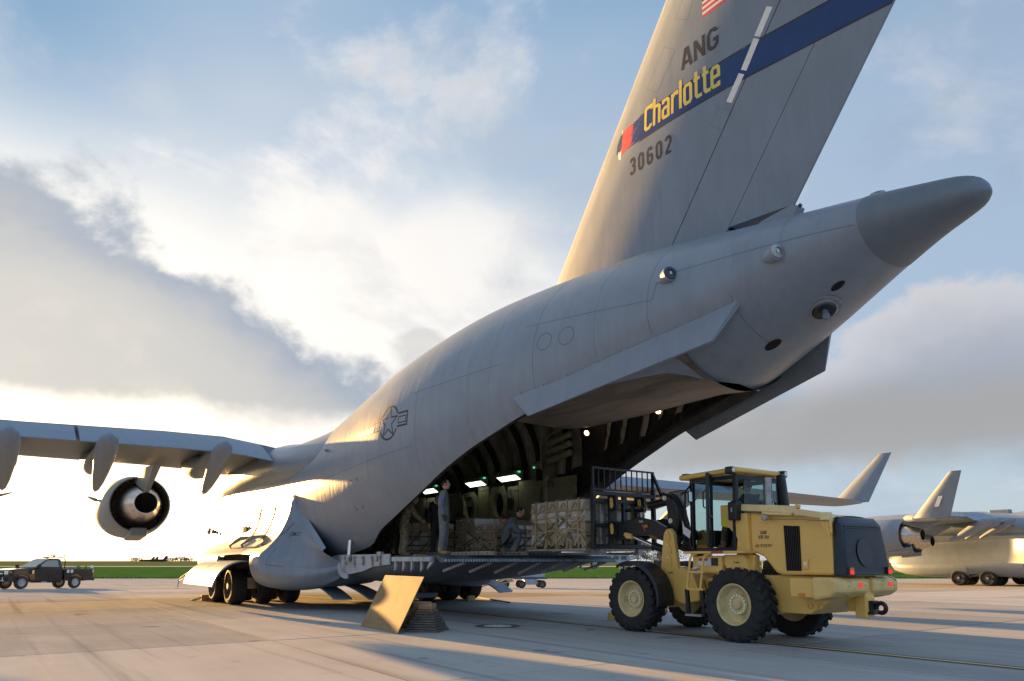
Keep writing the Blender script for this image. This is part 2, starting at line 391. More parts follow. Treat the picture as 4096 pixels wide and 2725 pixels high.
def fus_az(a, z, off=.006, side=1):
    zm = interp(ZM, a)
    if z >= zm: ph = math.acos(max(-1, min(1, (z - zm) / (interp(ZT, a) - zm))))
    else: ph = math.acos(-max(0, min(1, (zm - z) / (zm - interp(ZB, a)))) ** (interp(PB, a) / 2))
    return fus(a, ph * side, off)
def stroke(mb, pts, w, fn, closed=False, m=0, step=.12):
    """thick mitred line in 2d, mapped to a surface by fn(u,v)"""
    P = [Vector(p) for p in pts]
    if closed: P = P + [P[0]]
    Q = [P[0]]
    for i in range(len(P) - 1):
        n = max(1, int((P[i + 1] - P[i]).length / step))
        for k in range(1, n + 1): Q.append(P[i].lerp(P[i + 1], k / n))
    L, Rr = [], []; N = len(Q)
    for i in range(N):
        if closed: a, b = Q[(i - 1) % (N - 1)] if i in (0, N - 1) else Q[i - 1], Q[1] if i in (0, N - 1) else Q[i + 1]
        else: a, b = Q[max(i - 1, 0)], Q[min(i + 1, N - 1)]
        d1 = (Q[i] - a); d2 = (b - Q[i])
        if d1.length < 1e-9: d1 = d2
        if d2.length < 1e-9: d2 = d1
        d1, d2 = d1.normalized(), d2.normalized(); n1 = Vector((-d1.y, d1.x)); n2 = Vector((-d2.y, d2.x)); n = (n1 + n2)
        n = n.normalized() if n.length > 1e-6 else n1
        k = w / 2 / max(.45, n.dot(n1)); L.append(Q[i] + n * k); Rr.append(Q[i] - n * k)
    mb.loft([[fn(*l), fn(*r)] for l, r in zip(L, Rr)], False, False, m)
def patch(mb, quad, fn, nu=8, nv=3, m=0):
    a, b, c, d = [Vector(p) for p in quad]
    rows = []
    for i in range(nu + 1):
        p, q = a.lerp(b, i / nu), d.lerp(c, i / nu); rows.append([fn(*p.lerp(q, j / nv)) for j in range(nv + 1)])
    mb.loft(rows, False, False, m)
GL = {  # block glyphs, unit height, strokes through the middle of the line
 'A': ([[(.0, 0), (.20, .93), (.32, .93), (.52, 0)], [(.08, .28), (.44, .28)]], .52),
 'N': ([[(.02, 0), (.02, 1)], [(.05, .9), (.47, .1)], [(.5, 0), (.5, 1)]], .52),
 'G': ([[(.48, .78), (.48, .80), (.34, .93), (.16, .93), (.03, .78), (.03, .22), (.16, .07), (.34, .07), (.48, .22), (.48, .45), (.28, .45)]], .5),
 '0': ([[(.03, .22), (.16, .07), (.32, .07), (.45, .22), (.45, .78), (.32, .93), (.16, .93), (.03, .78), (.03, .22)]], .48),
 '3': ([[(.03, .78), (.15, .93), (.33, .93), (.45, .80), (.45, .64), (.35, .53), (.2, .53)], [(.35, .53), (.45, .42), (.45, .20), (.33, .07), (.15, .07), (.03, .22)]], .48),
 '6': ([[(.45, .78), (.32, .93), (.16, .93), (.03, .78), (.03, .22), (.16, .07), (.32, .07), (.45, .22), (.45, .42), (.33, .55), (.03, .50)]], .48),
 '2': ([[(.03, .76), (.03, .80), (.15, .93), (.33, .93), (.45, .80), (.45, .62), (.04, .14), (.04, .07), (.47, .07)]], .48),
 '7': ([[(.02, .93), (.46, .93), (.2, 0)]], .46), '1': ([[(.05, .8), (.2, .93), (.2, 0)]], .3), '5': ([[(.45, .93), (.05, .93), (.05, .55), (.33, .55), (.45, .43), (.45, .2), (.33, .07), (.15, .07), (.03, .2)]], .48),
 '4': ([[(.36, 0), (.36, .93), (.02, .3), (.48, .3)]], .48), 'U': ([[(.03, 1), (.03, .2), (.15, .07), (.33, .07), (.45, .2), (.45, 1)]], .48),
 'S': ([[(.45, .78), (.33, .93), (.15, .93), (.03, .8), (.03, .64), (.15, .53), (.33, .5), (.45, .38), (.45, .2), (.33, .07), (.15, .07), (.03, .22)]], .48),
 'F': ([[(.04, 0), (.04, .93), (.44, .93)], [(.04, .5), (.36, .5)]], .44), 'E': ([[(.46, .07), (.04, .07), (.04, .93), (.46, .93)], [(.04, .5), (.38, .5)]], .46),
 'O': ([[(.03, .22), (.16, .07), (.32, .07), (.45, .22), (.45, .78), (.32, .93), (.16, .93), (.03, .78), (.03, .22)]], .48),
 'R': ([[(.04, 0), (.04, .93), (.33, .93), (.45, .82), (.45, .6), (.33, .5), (.04, .5)], [(.26, .5), (.46, 0)]], .48),
 'I': ([[(.08, 0), (.08, 1)]], .16), 'D': ([[(.04, .07), (.04, .93), (.3, .93), (.45, .78), (.45, .22), (.3, .07), (.04, .07)]], .48),
 'C': ([[(.45, .78), (.32, .93), (.16, .93), (.03, .78), (.03, .22), (.16, .07), (.32, .07), (.45, .22)]], .48),
 'P': ([[(.04, 0), (.04, .93), (.33, .93), (.45, .82), (.45, .58), (.33, .46), (.04, .46)]], .48), 'T': ([[(.0, .93), (.46, .93)], [(.23, .93), (.23, 0)]], .46),
 'c': ([[(.46, .98), (.46, 1.16), (.14, 1.16), (.05, 1.06), (.05, .16), (.12, .07), (.30, .07), (.42, .16), (.42, .24)]], .47),
 'h': ([[(.07, 0), (.07, 1.38)], [(.07, .93), (.32, .93), (.41, .84), (.41, 0)]], .48),
 'a': ([[(.07, .78), (.07, .93), (.33, .93), (.41, .84), (.41, 0)], [(.41, .54), (.15, .54), (.06, .45), (.06, .15), (.13, .07), (.41, .07)]], .48),
 'r': ([[(.07, 0), (.07, .98)], [(.07, .72), (.2, .93), (.36, .93), (.36, .8)]], .38),
 'l': ([[(.08, 0), (.08, 1.38)]], .17),
 'o': ([[(.05, .18), (.12, .07), (.34, .07), (.41, .18), (.41, .82), (.34, .93), (.12, .93), (.05, .82), (.05, .18)]], .46),
 't': ([[(.15, 1.28), (.15, .18), (.22, .07), (.38, .07), (.38, .16)], [(.0, .93), (.36, .93)]], .37),
 'e': ([[(.06, .50), (.41, .50), (.41, .82), (.34, .93), (.13, .93), (.06, .82), (.06, .16), (.13, .07), (.40, .07), (.40, .22)]], .47)}
def text(mb, s, u0, v0, h, fn, w=.16, gap=.12, sx=1.0, m=0, slant=0.0, step=.12):
    u = u0
    for ch in s:
        if ch == ' ': u += .3 * h * sx; continue
        strokes, adv = GL[ch]
        for st in strokes: stroke(mb, [(u + (p + slant * q) * h * sx, v0 + q * h) for p, q in st], w * h, fn, False, m, step)
        u += (adv + gap) * h * sx
    return u

def skin_mat(name, col, rough, wr=.25):
    m = bpy.data.materials.new(name); m.use_nodes = True; nt = m.node_tree; b = nt.nodes['Principled BSDF']
    tc = nt.nodes.new('ShaderNodeTexCoord'); O = tc.outputs['Object']
    n1 = noise(nt, O, .9, 8, .62, .3); n2 = noise(nt, mapping(nt, O, (3.5, 3.5, .35)), 1.5, 7, .62); n3 = noise(nt, mapping(nt, O, (1.6, 1.6, .18), loc=(4, 1, 2)), 1.3, 8, .68)
    t = (n1 * .5 + n2 * .5).sm(.3, .7)
    c = mixc(nt, t, tuple(q * .90 for q in col), tuple(q * 1.08 for q in col))
    c = mixc(nt, n3.sm(.56, .78) * .45, c, tuple(q * .55 for q in col))       # grime streaks
    nt.links.new(c, b.inputs['Base Color'])
    rr = n1 * .22 + (rough - .11); nt.links.new(rr.s, b.inputs['Roughness']); b.inputs['Specular IOR Level'].default_value = .45
    bp = nt.nodes.new('ShaderNodeBump'); bp.inputs['Strength'].default_value = wr; bp.inputs['Distance'].default_value = .035
    w = noise(nt, mapping(nt, O, (2.2, 1.0, .30)), 2.2, 3, .5, .6); nt.links.new(w.s, bp.inputs['Height'])   # slightly wavy skin
    nt.links.new(bp.outputs[0], b.inputs['Normal'])
    MAT[name] = m; return m
skin_mat('skin', (.215, .262, .320), .36, .10)
skin_mat('skin_flat', (.205, .250, .310), .55, .03)
skin_mat('skin_dark', (.15, .188, .222), .5, .03)
mat('line_dark', (.03, .032, .036), .8); mat('line_soft', (.15, .175, .205), .7)
mat('decal_black', (.035, .033, .035), .6, var=.2); mat('decal_blue', (.012, .045, .17), .45, var=.08)
mat('decal_yellow', (.75, .60, .13), .5, var=.06); mat('decal_red', (.62, .08, .07), .5); mat('decal_white', (.72, .73, .74), .5); mat('decal_navy', (.03, .05, .13), .5)
mat('light_strip', (.78, .80, .76), .35, var=.06, vs=9)
mat('bare_metal', (.55, .54, .52), .3, 1.0, var=.15, vs=5); mat('burnt_metal', (.34, .30, .27), .36, 1.0, var=.3, vs=3, dirt=(.12, .10, .09), ds=2.5)
mat('chrome', (.75, .75, .76), .12, 1.0); mat('steel', (.36, .37, .38), .45, .8, var=.2, vs=6)
mat('duct_sunlit', (.42, .34, .22), .45, .7, var=.3, vs=5); mat('black_void', (.008, .008, .008), .9); mat('rubber', (.022, .022, .023), .75, var=.3, vs=6, bump=.2, bs=30); mat('rubber_side', (.035, .034, .033), .7, var=.25, vs=9, dirt=(.10, .09, .08), ds=5)
mat('wheel_white', (.16, .155, .15), .45, .5, var=.2, dirt=(.08, .07, .06), ds=4)
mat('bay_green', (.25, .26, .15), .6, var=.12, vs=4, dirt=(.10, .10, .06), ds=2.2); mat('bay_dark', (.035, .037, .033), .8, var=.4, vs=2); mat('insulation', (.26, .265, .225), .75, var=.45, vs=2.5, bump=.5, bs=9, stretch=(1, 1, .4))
mat('ramp_grey', (.40, .44, .48), .5, var=.15, vs=3, dirt=(.16, .16, .15), ds=2); mat('ramp_blue', (.06, .09, .12), .55, var=.3, vs=5); mat('deck', (.075, .08, .085), .6, .2, var=.35, vs=3)
mat('lamp_panel', (.9, .9, .85), .4, emit=(1.0, .97, .82), es=.6); mat('lamp_green', (.1, .6, .35), .3, emit=(.15, 1.0, .55), es=.12); mat('lamp_warm', (1, .8, .5), .3, emit=(1.0, .62, .25), es=2.0)
mat('glass_dark', (.02, .025, .03), .08, spec=.6)
FIN = dict(le=(12.16, 8.69), k=.731, h1=(16.36, 8.13), h2=(17.63, 8.02), te=(18.95, 8.03))
def f_le(z): return 12.16 + (z - 8.69) * .731
def f_h1(z): return 16.36 + (z - 8.13) * .739
def f_h2(z): return 17.63 + (z - 8.02) * .741
def f_te(z): return 18.95 + (z - 8.03) * .736
def fin_half(a, z):
    c0, c1 = f_le(z), f_te(z); s = max(0, min(1, (a - c0) / (c1 - c0)))
    return .50 * interp([(0, 0), (.012, .26), (.05, .52), (.12, .77), (.25, .96), (.38, 1.0), (.55, .90), (.75, .56), (.9, .27), (1, .05)], s)
def fin_map(off=.001): return lambda a, z: (a, -(fin_half(a, z) + off), z)

def wheel(parent, c, r, w, rim=.55, name='wheel', tm='rubber', rmn='wheel_white', side=-1):
    m = MB(); W = w / 2
    prof = [(r * rim, -W * .82), (r * .80, -W), (r * .93, -W * .92), (r * .985, -W * .70), (r, -W * .35), (r * .988, -W * .33), (r * .988, -W * .27), (r, -W * .25), (r * 1.0, W * .25), (r * .988, W * .27), (r * .988, W * .33), (r, W * .35), (r * .985, W * .70), (r * .93, W * .92), (r * .80, W), (r * rim, W * .82)]
    m.lathe(prof, c, (0, 1, 0), 32)
    o = m.build(name, MAT[tm], parent, smooth=35)
    k = MB(); R0 = r * rim
    k.lathe([(R0, -W * .82), (R0 * .94, -W * .84), (R0 * .88, -W * .5), (R0 * .45, -W * .35), (R0 * .4, -W * .62), (.001, -W * .64)], c, (0, 1, 0), 24)
    k.lathe([(R0, W * .82), (R0 * .94, W * .84), (R0 * .88, W * .5), (R0 * .45, W * .35), (R0 * .4, W * .62), (.001, W * .64)], c, (0, 1, 0), 24)
    k.build('rim', MAT[rmn], o, smooth=35)
    return o
NACA = [(0, 0), (.012, .34), (.04, .60), (.10, .84), (.20, .98), (.32, 1.0), (.5, .88), (.65, .68), (.8, .43), (.92, .2), (1, .04)]
def sec(a0, a1, y, z0, z1, t, s0=0.0, s1=1.0, droop=0.0):
    """ring of wing section points between chord fractions s0..s1"""
    up, lo = [], []; n = 12
    for i in range(n + 1):
        s = s0 + (s1 - s0) * (i / n if s0 > 0 else (i / n) ** 1.7); h = interp(NACA, s) * t / 2; a = a0 + (a1 - a0) * s; z = z0 + (z1 - z0) * s
        up.append((a, y, z + h * 1.05)); lo.append((a, y, z - h * .95))
    return lo[::-1] + up
WST = [(2.6, -7.6, .75, 5.42, 5.46, .75), (5, -6.3, .9, 5.58, 5.68, .95), (11, -4.0, 1.6, 5.35, 5.45, .78), (18, -.4, 3.9, 5.0, 5.05, .56), (25.6, 3.75, 6.2, 4.55, 4.55, .28)]
def wing_at(y): return [interp([(w[0], w[k]) for w in WST], y) for k in range(1, 6)]
def build_wing(parent, sg, fairings=True):
    m = MB(); ys = [2.6, 3.4, 5, 7, 9, 11, 14, 18, 22, 25.6]
    m.loft([sec(*(lambda q: (q[0], q[1], sg * y, q[2], q[3], q[4]))(wing_at(y)), 0, .80) for y in ys], True, True)
    wg = m.build('wing', MAT['skin_flat'], parent, smooth=40)
    for k, (y0, y1) in enumerate(((3.7, 9.55), (9.65, 17.6), (17.75, 24.6))):
        dr = 20 if k < 2 else 2
        m = MB(); rings = []
        for i in range(7):
            y = y0 + (y1 - y0) * i / 6; a0, a1, z0, z1, t = wing_at(y); c = a1 - a0
            hs = .795; ha = a0 + c * hs + .05; hz = z0 + (z1 - z0) * hs; th = interp(NACA, .80) * t * .92; L = c * .245
            ring = []
            for s, u in ((0, 1), (.25, .98), (.6, .6), (1, .08)):
                x = L * s; zz = th / 2 * u
                ring.append((x, zz))
            for s, u in ((1, -.08), (.6, -.6), (.25, -.98), (0, -1)): ring.append((L * s, th / 2 * u))
            cs, sn = math.cos(R(dr)), math.sin(R(dr))
            rings.append([(ha + x * cs + zz * sn, sg * y, hz - x * sn + zz * cs) for x, zz in ring])
        m.loft(rings, True, True); m.build('flap' if k < 2 else 'aileron', MAT['skin_flat'], parent, smooth=35)
    m = MB(); rings = []                                                    # winglet
    for u in (0, .12, .35, .7, .95, 1.0):
        z = 4.55 + 2.55 * u; a0 = 3.9 + 2.5 * u; c = 2.1 - 1.45 * u; y = 25.6 + .15 + .62 * u; t = .26 * (1 - .7 * u)
        rings.append([(a0 + (c) * s, sg * (y + h * t / 2), z + .0 * s) for s, h in [(0, 0), (.06, .6), (.3, 1), (.7, .6), (1, .05), (.7, -.6), (.3, -1), (.06, -.6)]])
    m.loft(rings, True, True); m.build('winglet', MAT['skin_flat'], parent, smooth=50)
    if fairings:
        for y in (5.5, 8.85, 11.3, 15.2):
            zz = wing_at(y)[3] - 5.72; da = wing_at(y)[1] - .95
            for nm, path in (('flap_fairing', [(-.66, 3.88, .02, .02), (-.50, 3.97, .10, .11), (-.1, 4.17, .17, .18), (.45, 4.46, .23, .24), (1.05, 4.82, .29, .30), (1.5, 5.07, .31, .30), (1.85, 5.24, .25, .20), (2.05, 5.34, .06, .05)]), ('fairing_root', [(-4.3, 5.35, .06, .1), (-3.2, 5.15, .26, .32), (-2.0, 4.95, .33, .42), (-1.1, 4.86, .33, .40), (-.4, 4.92, .30, .30), (.5, 5.15, .22, .2), (1.1, 5.3, .08, .08)])):
                m = MB(); rings = []; n_ = len(path)
                for i, (a, z, ry, rz) in enumerate(path):
                    b = path[min(i + 1, n_ - 1)]; c = path[max(i - 1, 0)]; t = Vector((b[0] - c[0], 0, b[1] - c[1])).normalized(); nn = Vector((-t.z, 0, t.x))
                    rings.append([Vector((a + da - .15, sg * y, z + zz)) + nn * (math.sin(q) * rz) + Vector((0, math.cos(q) * ry, 0)) for q in [2 * PI * j / 16 for j in range(16)]])
                m.loft(rings, True, True); m.build(nm, MAT['skin_flat'], parent, smooth=60)
    return wg
def build_engine(parent, sg, y, a, z):
    """exit plane of the fan duct at a"""
    o = (a, sg * y, z); ax = (1, 0, 0); k = .82
    P = lambda L: [(r * k, h) for r, h in L]
    m = MB(); m.lathe(P([(1.16, -4.3), (1.28, -4.1), (1.45, -3.3), (1.52, -2.2), (1.47, -1.0), (1.36, -.2), (1.30, 0), (1.25, .0), (1.25, -.5), (1.22, -1.2)]), o, ax, 48)
    m.lathe(P([(1.16, -4.3), (1.10, -4.1), (1.12, -3.2)]), o, ax, 48)
    # keel bulge below
    na = m.build('nacelle', MAT['skin_flat'], parent, smooth=40)
    m = MB(); m.box((a - .55, sg * y, z - 1.36 * k), (1.5, .62, .34), (0, R(-6), 0)); m.build('keel_fairing', MAT['skin_flat'], na, bevel=.1)
    m = MB(); m.lathe(P([(1.22, -1.2), (1.0, -1.25), (.98, -1.2)]), o, ax, 48); m.lathe(P([(1.10, -3.2), (.3, -3.25), (.02, -3.6)]), o, ax, 32)
    m.build('fan_duct', MAT['duct_sunlit'], na, smooth=40)  # gold sunlight inside the duct is put into the metal's colour
    m = MB()
    for i in range(44):
        t = 2 * PI * i / 44; u = Vector((0, math.cos(t), math.sin(t))); w = Vector((0, -math.sin(t), math.cos(t))); c = Vector(o)
        p = [c + u * (.96 * k) + Vector((-1.15, 0, 0)), c + u * (1.23 * k) + Vector((-1.15, 0, 0)), c + u * (1.23 * k) + Vector((-.75, 0, 0)) + w * .05, c + u * (.96 * k) + Vector((-.75, 0, 0)) + w * .05]
        m.add(p, [(0, 1, 2, 3)])
    v = m.build('guide_vanes', MAT['bare_metal'], na); v['kind'] = 'stuff'
    m = MB(); m.lathe(P([(.98, -1.2), (.96, -.6), (.90, 0), (.78, .5), (.62, .95), (.50, 1.25), (.47, 1.25), (.46, .6)]), o, ax, 40); m.build('core_cowl', MAT['bare_metal'], na, smooth=40)
    m = MB(); m.lathe(P([(.46, .9), (.001, .7)]), o, ax, 32); m.build('exhaust', MAT['black_void'], na)
    m = MB(); wq = wing_at(y); yy = sg * y
    prof = [(a - 3.4, z + 1.25 * k, .2), (a - 1.0, z + 1.25 * k, .42), (a + .6, z + .80 * k, .40), (a + 1.35, z + .45 * k, .12)]
    top = [(a - 2.6, 5.0), (a - .6, 5.05), (a + 1.8, 5.0), (a + 3.0, 4.95)]
    m.loft([[(p[0], yy - p[2] / 2, p[1]), (p[0], yy + p[2] / 2, p[1]), (q[0], yy + .13, q[1] + zz_), (q[0], yy - .13, q[1] + zz_)] for p, q in zip(prof, top) for zz_ in (wq[2] - 5.6,)], True, True)
    m.build('pylon', MAT['skin_flat'], parent, smooth=30)
    for s in (-1, 1):
        m = MB(); t = R(18); c = Vector((a - 3.0, sg * y + s * 1.47 * k * math.cos(t), z + 1.47 * k * math.sin(t) * .6)); d = Vector((0, s * math.cos(t), math.sin(t)))
        m.add([c - d * .05, c + Vector((1.3, 0, 0)) - d * .05, c + Vector((1.3, 0, 0)) + d * .48, c + Vector((.7, 0, .0)) + d * .40, c + Vector((1.3, 0, .015)) - d * .05 + Vector((0, 0, .02)), c + Vector((0, 0, .02))], [(0, 1, 2, 3), (5, 4, 2, 3)])
        m.build('nacelle_strake', MAT['skin_dark'], na)
    return na
def pod_rings(sg, stations):
    out = []
    for a, ym, zb, zt, k in stations:      # ym outer half width, zb bottom, zt top where it meets the side, k fullness
        w0 = interp(WW, a); h = zt - zb; L = lambda t: w0 + (ym - w0) * t
        pts = [(1.2, zb + .16), (w0 * .72, zb + .06), ((ym + w0 * .72) / 2, zb), (ym - .28, zb + .06 * h), (ym, zb + .20 * h), (ym - .03, zb + .32 * h), (L(.60 + .30 * (k - 1)), zb + .40 * h), (L(.22 + .40 * (k - 1)), zb + .53 * h), (L(.06 + .22 * (k - 1)), zb + .70 * h), (L(.01 + .05 * (k - 1)), zb + .88 * h), (w0 - .14, zt)]
        # resample with a spline for a round shape
        q = []; n = len(pts)
        for i in range(n - 1):
            p0, p1, p2, p3 = [Vector(pts[max(0, min(n - 1, i + j))]) for j in (-1, 0, 1, 2)]
            for t in (0, .25, .5, .75):
                q.append(.5 * ((2 * p1) + (-p0 + p2) * t + (2 * p0 - 5 * p1 + 4 * p2 - p3) * t * t + (-p0 + 3 * p1 - 3 * p2 + p3) * t**3))
        q.append(Vector(pts[-1])); out.append([(a, sg * p.x, p.y) for p in q])
    return out
PODF = [(-9.6, 2.6, 1.6, 2.2, 1), (-9.2, 3.2, 1.2, 2.9, 1), (-8, 3.9, .85, 3.5, 1), (-6, 4.35, .68, 3.85, 1), (-3, 4.5, .62, 4.0, 1)]
PODR = [(1.7, 4.52, .60, 4.08, 1.25), (2.5, 4.5, .58, 3.98, 1.45), (2.62, 4.48, .58, 3.95, 1.5), (2.70, 4.46, .58, 3.35, 1.9), (3.2, 4.30, .60, 3.0, 2), (3.8, 4.0, .66, 2.65, 2), (4.4, 3.55, .78, 2.3, 2), (4.8, 3.08, .95, 2.05, 2), (5.05, 2.7, 1.2, 1.9, 2)]
def build_gear(parent, sg, a0=0.0, full=True):
    for da in (-1.1, 1.1) if full else (0,):
        m = MB(); c = (a0 + da, sg * 3.26, .64)
        m.tube([(a0 + da, sg * 2.0, .64), (a0 + da, sg * 4.5, .64)], .11, 12); m.tube([(a0 + da, sg * 3.26 - .48 * sg, .64), (a0 + da, sg * 2.9, 2.3)], [.17, .2], 14)
        m.tube([(a0 + da + .1, sg * 3.75, .75), (a0 + da - .3, sg * 3.9, 1.7)], .12, 10); m.box((a0 + da + .12, sg * 3.75, .80), (.34, .34, .4), (0, R(20), 0))
        m.build('gear_strut', MAT['steel'], parent, smooth=40)
        for y in (2.3, 3.26, 4.22): wheel(parent, (a0 + da, sg * y, .635), .635, .53, .52)
# ---------------------------------------------------------------- the transport aircraft being loaded
AC = thing('cargo_aircraft', 'huge grey military cargo aircraft with its rear ramp lowered and blue striped tail', 'aircraft', AO, ARZ)
def build_main():
    N = 128
    # forward fuselage, closed
    m = MB(); A = [-15, -14.6, -14, -13, -12, -11, -9.5, -8, -6, -4, -2, 0, 1, 2, 3, 3.6]
    m.loft([[fus(a, 2 * PI * k / N) for k in range(N)] for a in A], True, False)
    # aft fuselage with the loading opening cut out underneath
    A = [3.6 + .35 * i for i in range(39)] + [17.0, 17.2, 17.35, 17.45, 17.52, 17.56]
    rows = []
    for a in A:
        pe = interp(PHE, a); rows.append([fus(a, -pe + 2 * pe * k / N) for k in range(N + 1)])
    m.loft(rows, False, False)
    A = [17.56, 17.8, 18.2, 18.8, 19.4, 20, 20.6]
    m.loft([[fus(a, PI * 2 * k / N - PI) for k in range(N + 1)] for a in A], False, False)
    body = m.build('fuselage', MAT['skin'], AC, smooth=60, weld=True)
    # inner lining of the hold and a rim that closes the skin edge
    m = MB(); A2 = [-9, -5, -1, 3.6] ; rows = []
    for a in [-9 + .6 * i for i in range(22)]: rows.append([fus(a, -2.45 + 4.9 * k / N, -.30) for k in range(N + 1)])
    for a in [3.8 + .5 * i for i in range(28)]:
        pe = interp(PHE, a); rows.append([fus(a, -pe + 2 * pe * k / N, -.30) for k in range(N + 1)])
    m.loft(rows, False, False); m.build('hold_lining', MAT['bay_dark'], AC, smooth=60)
    m = MB()
    for sg in (-1, 1):
        rw = []
        for a in [3.6 + .25 * i for i in range(56)]:
            pe = interp(PHE, a); rw.append([fus(a, pe * sg, .004), fus(a, pe * sg, -.10), fus(a, pe * sg - .02 * sg, -.31)])
        m.loft(rw, False)
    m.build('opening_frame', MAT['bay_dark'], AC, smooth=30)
    # radome / tail cone
    m = MB(); A = [20.6, 20.61, 20.8, 21.0, 21.2, 21.4, 21.6, 21.75, 21.87, 21.96, 22.04, 22.09, 22.12, 22.14, 22.15]
    m.loft([[fus(a, 2 * PI * k / 48, .008 if a < 20.605 else .010) for k in range(48)] for a in A], True, True)
    m.build('tail_cone', MAT['skin_dark'], AC, smooth=50)
    # vertical tail: fin, two rudder panels
    Z = [7.2, 8.03] + [8.6 + .6 * i for i in range(13)] + [16.3]
    def piece(name, f0, f1, zs, g0, g1, mt):
        m = MB(); rings = []
        for z in zs:
            a0, a1 = f0(z) + g0, f1(z) - g1; n = 40
            S = [a0 + (a1 - a0) * (i / n) ** (1.8 if f0 is f_le else 1) for i in range(n + 1)]
            rings.append([(a, -fin_half(a, z), z) for a in S] + [(a, fin_half(a, z), z) for a in S[::-1]])
        m.loft(rings, True, True); return m.build(name, mt, AC, smooth=40)
    piece('fin', f_le, f_h1, Z, 0, .012, MAT['skin_flat'])
    piece('rudder_panel', f_h1, f_h2, [7.7] + [z for z in Z if z > 8.1], .015, .008, MAT['skin_flat'])
    piece('rudder_panel', f_h2, f_te, [z for z in Z if z > 8.0], .008, 0, MAT['skin_flat'])
    m = MB()
    for f, z0 in ((f_h1, 7.6), (f_h2, 8.0)):
        m.loft([[(f(z) - .03, -fin_half(f(z), z) + .03, z), (f(z) + .03, -fin_half(f(z), z) + .03, z), (f(z) + .03, fin_half(f(z), z) - .03, z), (f(z) - .03, fin_half(f(z), z) - .03, z)] for z in (z0, 9, 11, 13, 16)], True, True)
    m.build('hinge_gap', MAT['black_void'], AC)
    m = MB()                                                                   # tailplane on top (above the frame)
    for sg in (-1, 1):
        m.loft([[(a0 + c * s, sg * y, z + h * t) for s, h in [(0, 0), (.05, .5), (.3, 1), (.8, .5), (1, 0), (.8, -.5), (.3, -1), (.05, -.5)]] for a0, c, y, z, t in ((17.6, 6.4, .1, 16.5, .4), (22.6, 2.6, 9.9, 16.2, .16))], True, True)
    m.build('tailplane', MAT['skin_flat'], AC, smooth=40)
    m = MB(); m.slab([(17.9, 7.75), (18.9, 7.55), (19.1, 7.93), (18.95, 8.0), (18.3, 7.93)], -.12, .12); m.build('dorsal_block', MAT['skin_flat'], AC, bevel=.03)
    m = MB(); m.tube([(18.9, -.05, 7.86), (19.12, -.05, 7.95)], .035, 10); m.build('tail_lamp', MAT['glass_dark'], AC, smooth=40)
    m = MB(); m.lathe([(.16, 0), (.16, .05), (.12, .12), (.001, .13)], (20.55, -.12, interp(ZT, 20.55) - .03), (0, -.15, 1), 16); m.build('beacon', MAT['steel'], AC, smooth=40)
    # --- fin markings
    F = fin_map(.0008); F2 = fin_map(.0016); F3 = fin_map(.0024)
    m = MB(); patch(m, [(15.12, 10.80), (21.2, 10.80), (21.6, 11.36), (15.12, 11.36)], lambda a, z: F(min(a, f_te(z)), z), 60, 6)
    for z0, z1 in ((10.765, 10.80), (11.36, 11.395)): patch(m, [(15.5, z0), (21.2, z0), (21.6, z1), (15.6, z1)], lambda a, z: F(min(a, f_te(z)), z), 60, 1, 1)
    m.build('tail_stripe', [MAT['decal_blue'], MAT['decal_black']], AC)
    m = MB()
    for i in range(9):                                                          # flame-like start of the stripe
        z = 10.80 + .56 * i / 9; L = .28 + .20 * ((i * 5) % 4) / 3
        m.add([F2(15.10, z), F2(15.10, z + .062), F2(15.12 + L * .35, z + .048 + .02), F2(15.15 + L, z + .05), F2(15.12 + L * .35, z + .018)], [(0, 1, 2, 3, 4)])
    patch(m, [(14.92, 10.74), (15.11, 10.80), (15.11, 11.36), (14.96, 11.34)], F2, 4, 4); m.build('stripe_flame', MAT['decal_red'], AC)
    m = MB(); m.add([F2(14.84, 10.68), F2(14.92, 10.66), F2(14.93, 10.86), F2(14.80, 10.90)], [(0, 1, 2, 3)]); m.add([F2(14.90, 11.40), F2(14.95, 11.40), F2(14.93, 11.28)], [(0, 1, 2)]); m.build('stripe_tip_mark', MAT['decal_white'], AC)
    m = MB(); m.add([F2(14.74, 10.86), F2(14.86, 10.86), F2(14.95, 11.0), F2(14.94, 11.3), F2(14.86, 11.28), F2(14.76, 11.1)], [(0, 1, 2, 3, 4, 5)]); m.build('stripe_tip_mark', MAT['decal_navy'], AC)
    m = MB(); text(m, '30602', 15.255, 10.085, .405, F2, .155, .42, .74); m.build('serial_number', MAT['decal_black'], AC)
    m = MB(); text(m, 'ANG', 16.86, 11.74, .46, F2, .17, .22, 1.0); m.build('unit_letters', MAT['decal_black'], AC)
    m = MB(); u = text(m, 'charlotte', 15.72, 10.92, .455, F3, .165, .105, 1.0, 0, .04); m.build('city_name', MAT['decal_yellow'], AC)
    m = MB(); a0, a1, z0, z1 = 17.43, 18.95, 12.58, 13.38; st = (z1 - z0) / 13
    for i in range(13): patch(m, [(a0, z0 + st * i), (a1, z0 + st * i), (a1, z0 + st * (i + 1)), (a0, z0 + st * (i + 1))], F, 8, 1, i % 2)
    patch(m, [(a0, z0 + st * 6), (a0 + .62, z0 + st * 6), (a0 + .62, z1), (a0, z1)], F2, 5, 4, 2)
    for r in range(9):
        for c in range(6 if r % 2 == 0 else 5):
            cx, cz = a0 + .05 + c * .104 + (0 if r % 2 == 0 else .052), z0 + st * 6.45 + r * .0455
            pts = [F3(cx + .021 * (1 if k % 2 == 0 else .42) * math.sin(PI * k / 5), cz + .021 * (1 if k % 2 == 0 else .42) * math.cos(PI * k / 5)) for k in range(10)]
            m.add(pts, [tuple(range(10))], 1)
    m.build('flag', [MAT['decal_red'], MAT['decal_white'], MAT['decal_navy']], AC)
